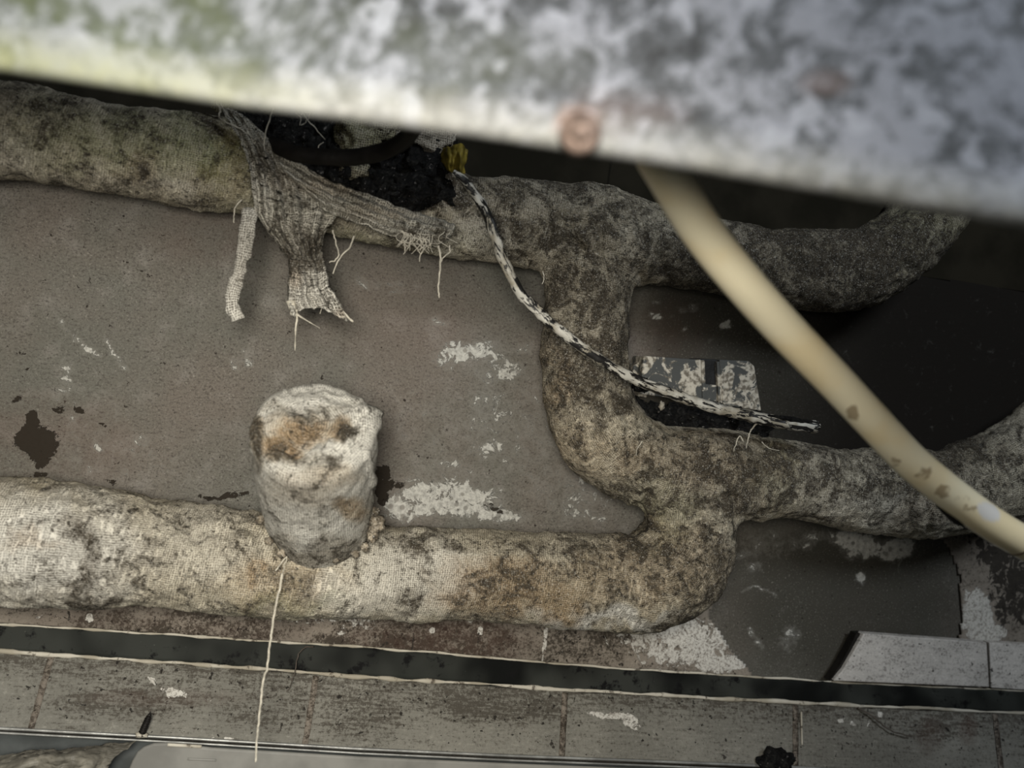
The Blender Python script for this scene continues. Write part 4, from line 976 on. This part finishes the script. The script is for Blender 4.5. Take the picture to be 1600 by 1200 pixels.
# screw standing out of the metal edging
sr_ = empty('screw', P(221, 1148, .06), 'black rusted screw standing in front of the tile row, bottom left', 'screw')
A0, A1 = P(221, 1148, .060), P(236, 1111, .066); n = 90
C = np.array([A0 + (A1 - A0) * t for t in np.linspace(0, 1, n)])
R = np.interp(np.linspace(0, 1, n), [0, .7, 1], [4.8, 4.0, .4]) * mpp(A0) * (1 + .28 * np.sin(np.linspace(0, 11 * 2 * math.pi, n)))
v, f, u = tube_geo(C, R, 14); mesh('threaded_shank', v, f, MAT['screw'], sr_)
v, f, u = ico(A0, .0036, 3, .4, 2, 1, (1.6, 1, .7)); mesh('plaster_crumb', v, f, MAT['caulk'], sr_)

# black lump and twig on the tiles
p = P(1214, 1192, .062); v, f, u = ico(p, 23 * mpp(p), 4, .45, 1.5, 4.4, (1.15, .6, 1.0))
tag(mesh('soot_lump', v, f, MAT['char']), 'black sooty lump on the tile row near the lower edge', 'lump')
tw = thread([(1340, 1106, .030), (1362, 1118, .036), (1378, 1132, .040), (1396, 1143, .044), (1424, 1150, .046)], 1.6, 'dark_thread', None, 'twig')
tag(tw, 'thin dark curved twig stuck to the tiles on the right', 'twig')
ds_ = thread([(490, 1011, .022), (476, 1012, .030), (466, 1024, .034), (462, 1045, .036), (456, 1065, .040), (448, 1082, .044)], 1.2, 'dark_thread', None, 'dark_string')
tag(ds_, 'thin dark string drooping over the black channel right of the long pale string', 'string')

# ------------------------------------------------------------------ the near beam
EB = [(-2200, -121), (-900, 20), (0, 118), (350, 170), (700, 213), (1035, 263), (1300, 307), (1600, 358), (2600, 540)]
bm_ = empty('metal_beam', PZ(800, 235, .40), 'mottled grey weathered metal beam blurred across the top close to the viewer', 'beam')
rows = []
prof = [(0.055, .012), (0.003, .012), (.0008, .0105), (0, .008), (-.0003, .005), (.0004, 0.002), (.003, 0.0), (.010, .0008), (.020, .0015)] + [(t, .0015 - .02 * (t - .02)) for t in np.linspace(.03, .34, 90)] + [(.34, .03)]
xb = np.linspace(-2200, 2600, 400); Vb = []
zc = lambda x: float(np.interp(x, [-900, 0, 1600, 2600], [.40, .40, .375, .36]))
for x in xb:
    ye = float(np.interp(x, [q[0] for q in EB], [q[1] for q in EB])) - 4
    b = PZ(x, 600 - (600 - ye) * 1.02, zc(min(max(x, -900), 2600)))
    for h, dpt in prof: Vb.append(b + np.array([0, 0, h]) + _f * dpt)
Vb = np.array(Vb); n = len(prof)
F = [[i * n + j, i * n + j + 1, (i + 1) * n + j + 1, (i + 1) * n + j] for i in range(len(xb) - 1) for j in range(n - 1)] + [[i * n + n - 1, i * n, (i + 1) * n, (i + 1) * n + n - 1] for i in range(len(xb) - 1)]
bx, by = proj(Vb)
hh = np.tile([p_[0] for p_ in prof], len(xb))
lip = 1 - smooth(hh, .006, .016)
grn = blob_mask(bx, by, [(-40, 40, 560, 170, .9), (150, 110, 260, 40, .8), (0, 100, 150, 30, 1.0), (650, 90, 260, 60, .35)])
rst = blob_mask(bx, by, [(905, 186, 34, 18, .9), (1290, 130, 40, 20, .2), (980, 175, 90, 30, .15)]) 
mesh('beam_face', Vb, F, MAT['beam'], bm_, mask=np.stack([grn, lip, rst, 0 * lip], 1))
pb = PZ(907, 207, .376)
v1 = tube_geo(np.array([pb + _f * .006, pb, pb - _f * .0015, pb - _f * .0022]), np.array([.0085, .0085, .0078, .004]), 24)
v, f, u = v1; o = mesh('bolt', v, f, MAT['bolt'], bm_); o['label'] = 'rust ringed bolt on the beam'
v, f, u = tube_geo(np.array([pb - _f * .002, pb - _f * .0045, pb - _f * .005]), np.array([.0052, .0048, .002]), 6); mesh('bolt_head', v, f, MAT['bolt'], o)

# ------------------------------------------------------------------ cream hose
hp = [(985, 165, .50), (1038, 262, .53), (1098, 362, .56), (1160, 440, .58), (1228, 516, .605), (1300, 590, .63), (1362, 656, .65), (1425, 722, .67), (1490, 775, .69), (1548, 817, .705), (1604, 850, .72), (1680, 893, .735), (1800, 960, .755), (1950, 1050, .78)]
C = catmull([PZ(*q) for q in hp], 14)
ho = empty('cream_hose', C[-1], 'smooth cream plastic hose running diagonally down in front of the pipes', 'hose')
v, f, u = tube_geo(C, .0128, 48)
hx, hy = proj(v)
st = blob_mask(hx, hy, [(1330, 645, 12, 12, .8), (1400, 722, 10, 8, .75), (1388, 698, 10, 6, .5), (1440, 742, 14, 14, .62), (1475, 768, 20, 12, .75), (1500, 775, 18, 9, .75), (1516, 798, 16, 14, .7), (1455, 735, 26, 8, .5), (1550, 822, 8, 5, .5)])
bd = blob_mask(hx, hy, [(1545, 800, 19, 13, 1.0, 35)]); bd = smooth(bd, .35, .6)
mesh('hose_tube', v, f, MAT['hose'], ho, uv=u, mask=np.stack([st, bd, 0 * st, 0 * st], 1))
i = int(np.argmin(np.abs(proj(C)[0] - 1592))); T = C[i + 1] - C[i]; T /= np.linalg.norm(T)
v, f, u = tube_geo(np.array([C[i] - T * .001, C[i] + T * .001]), .0132, 40); mesh('joint_ring', v, f, MAT['hose_ring'], ho)
# dark scorched flap under the hose
C3 = catmull([PZ(a, b, z) for a, b, z in [(1462, 786, .69), (1482, 801, .694), (1500, 813, .70), (1514, 820, .706)]], 8)
v, f, u = tube_geo(C3, np.interp(np.linspace(0, 1, len(C3)), [0, .5, 1], [.0015, .0045, .0030]), 12, 1, .001, 90); mesh('scorched_seam', v, f, MAT['rubber'], ho)
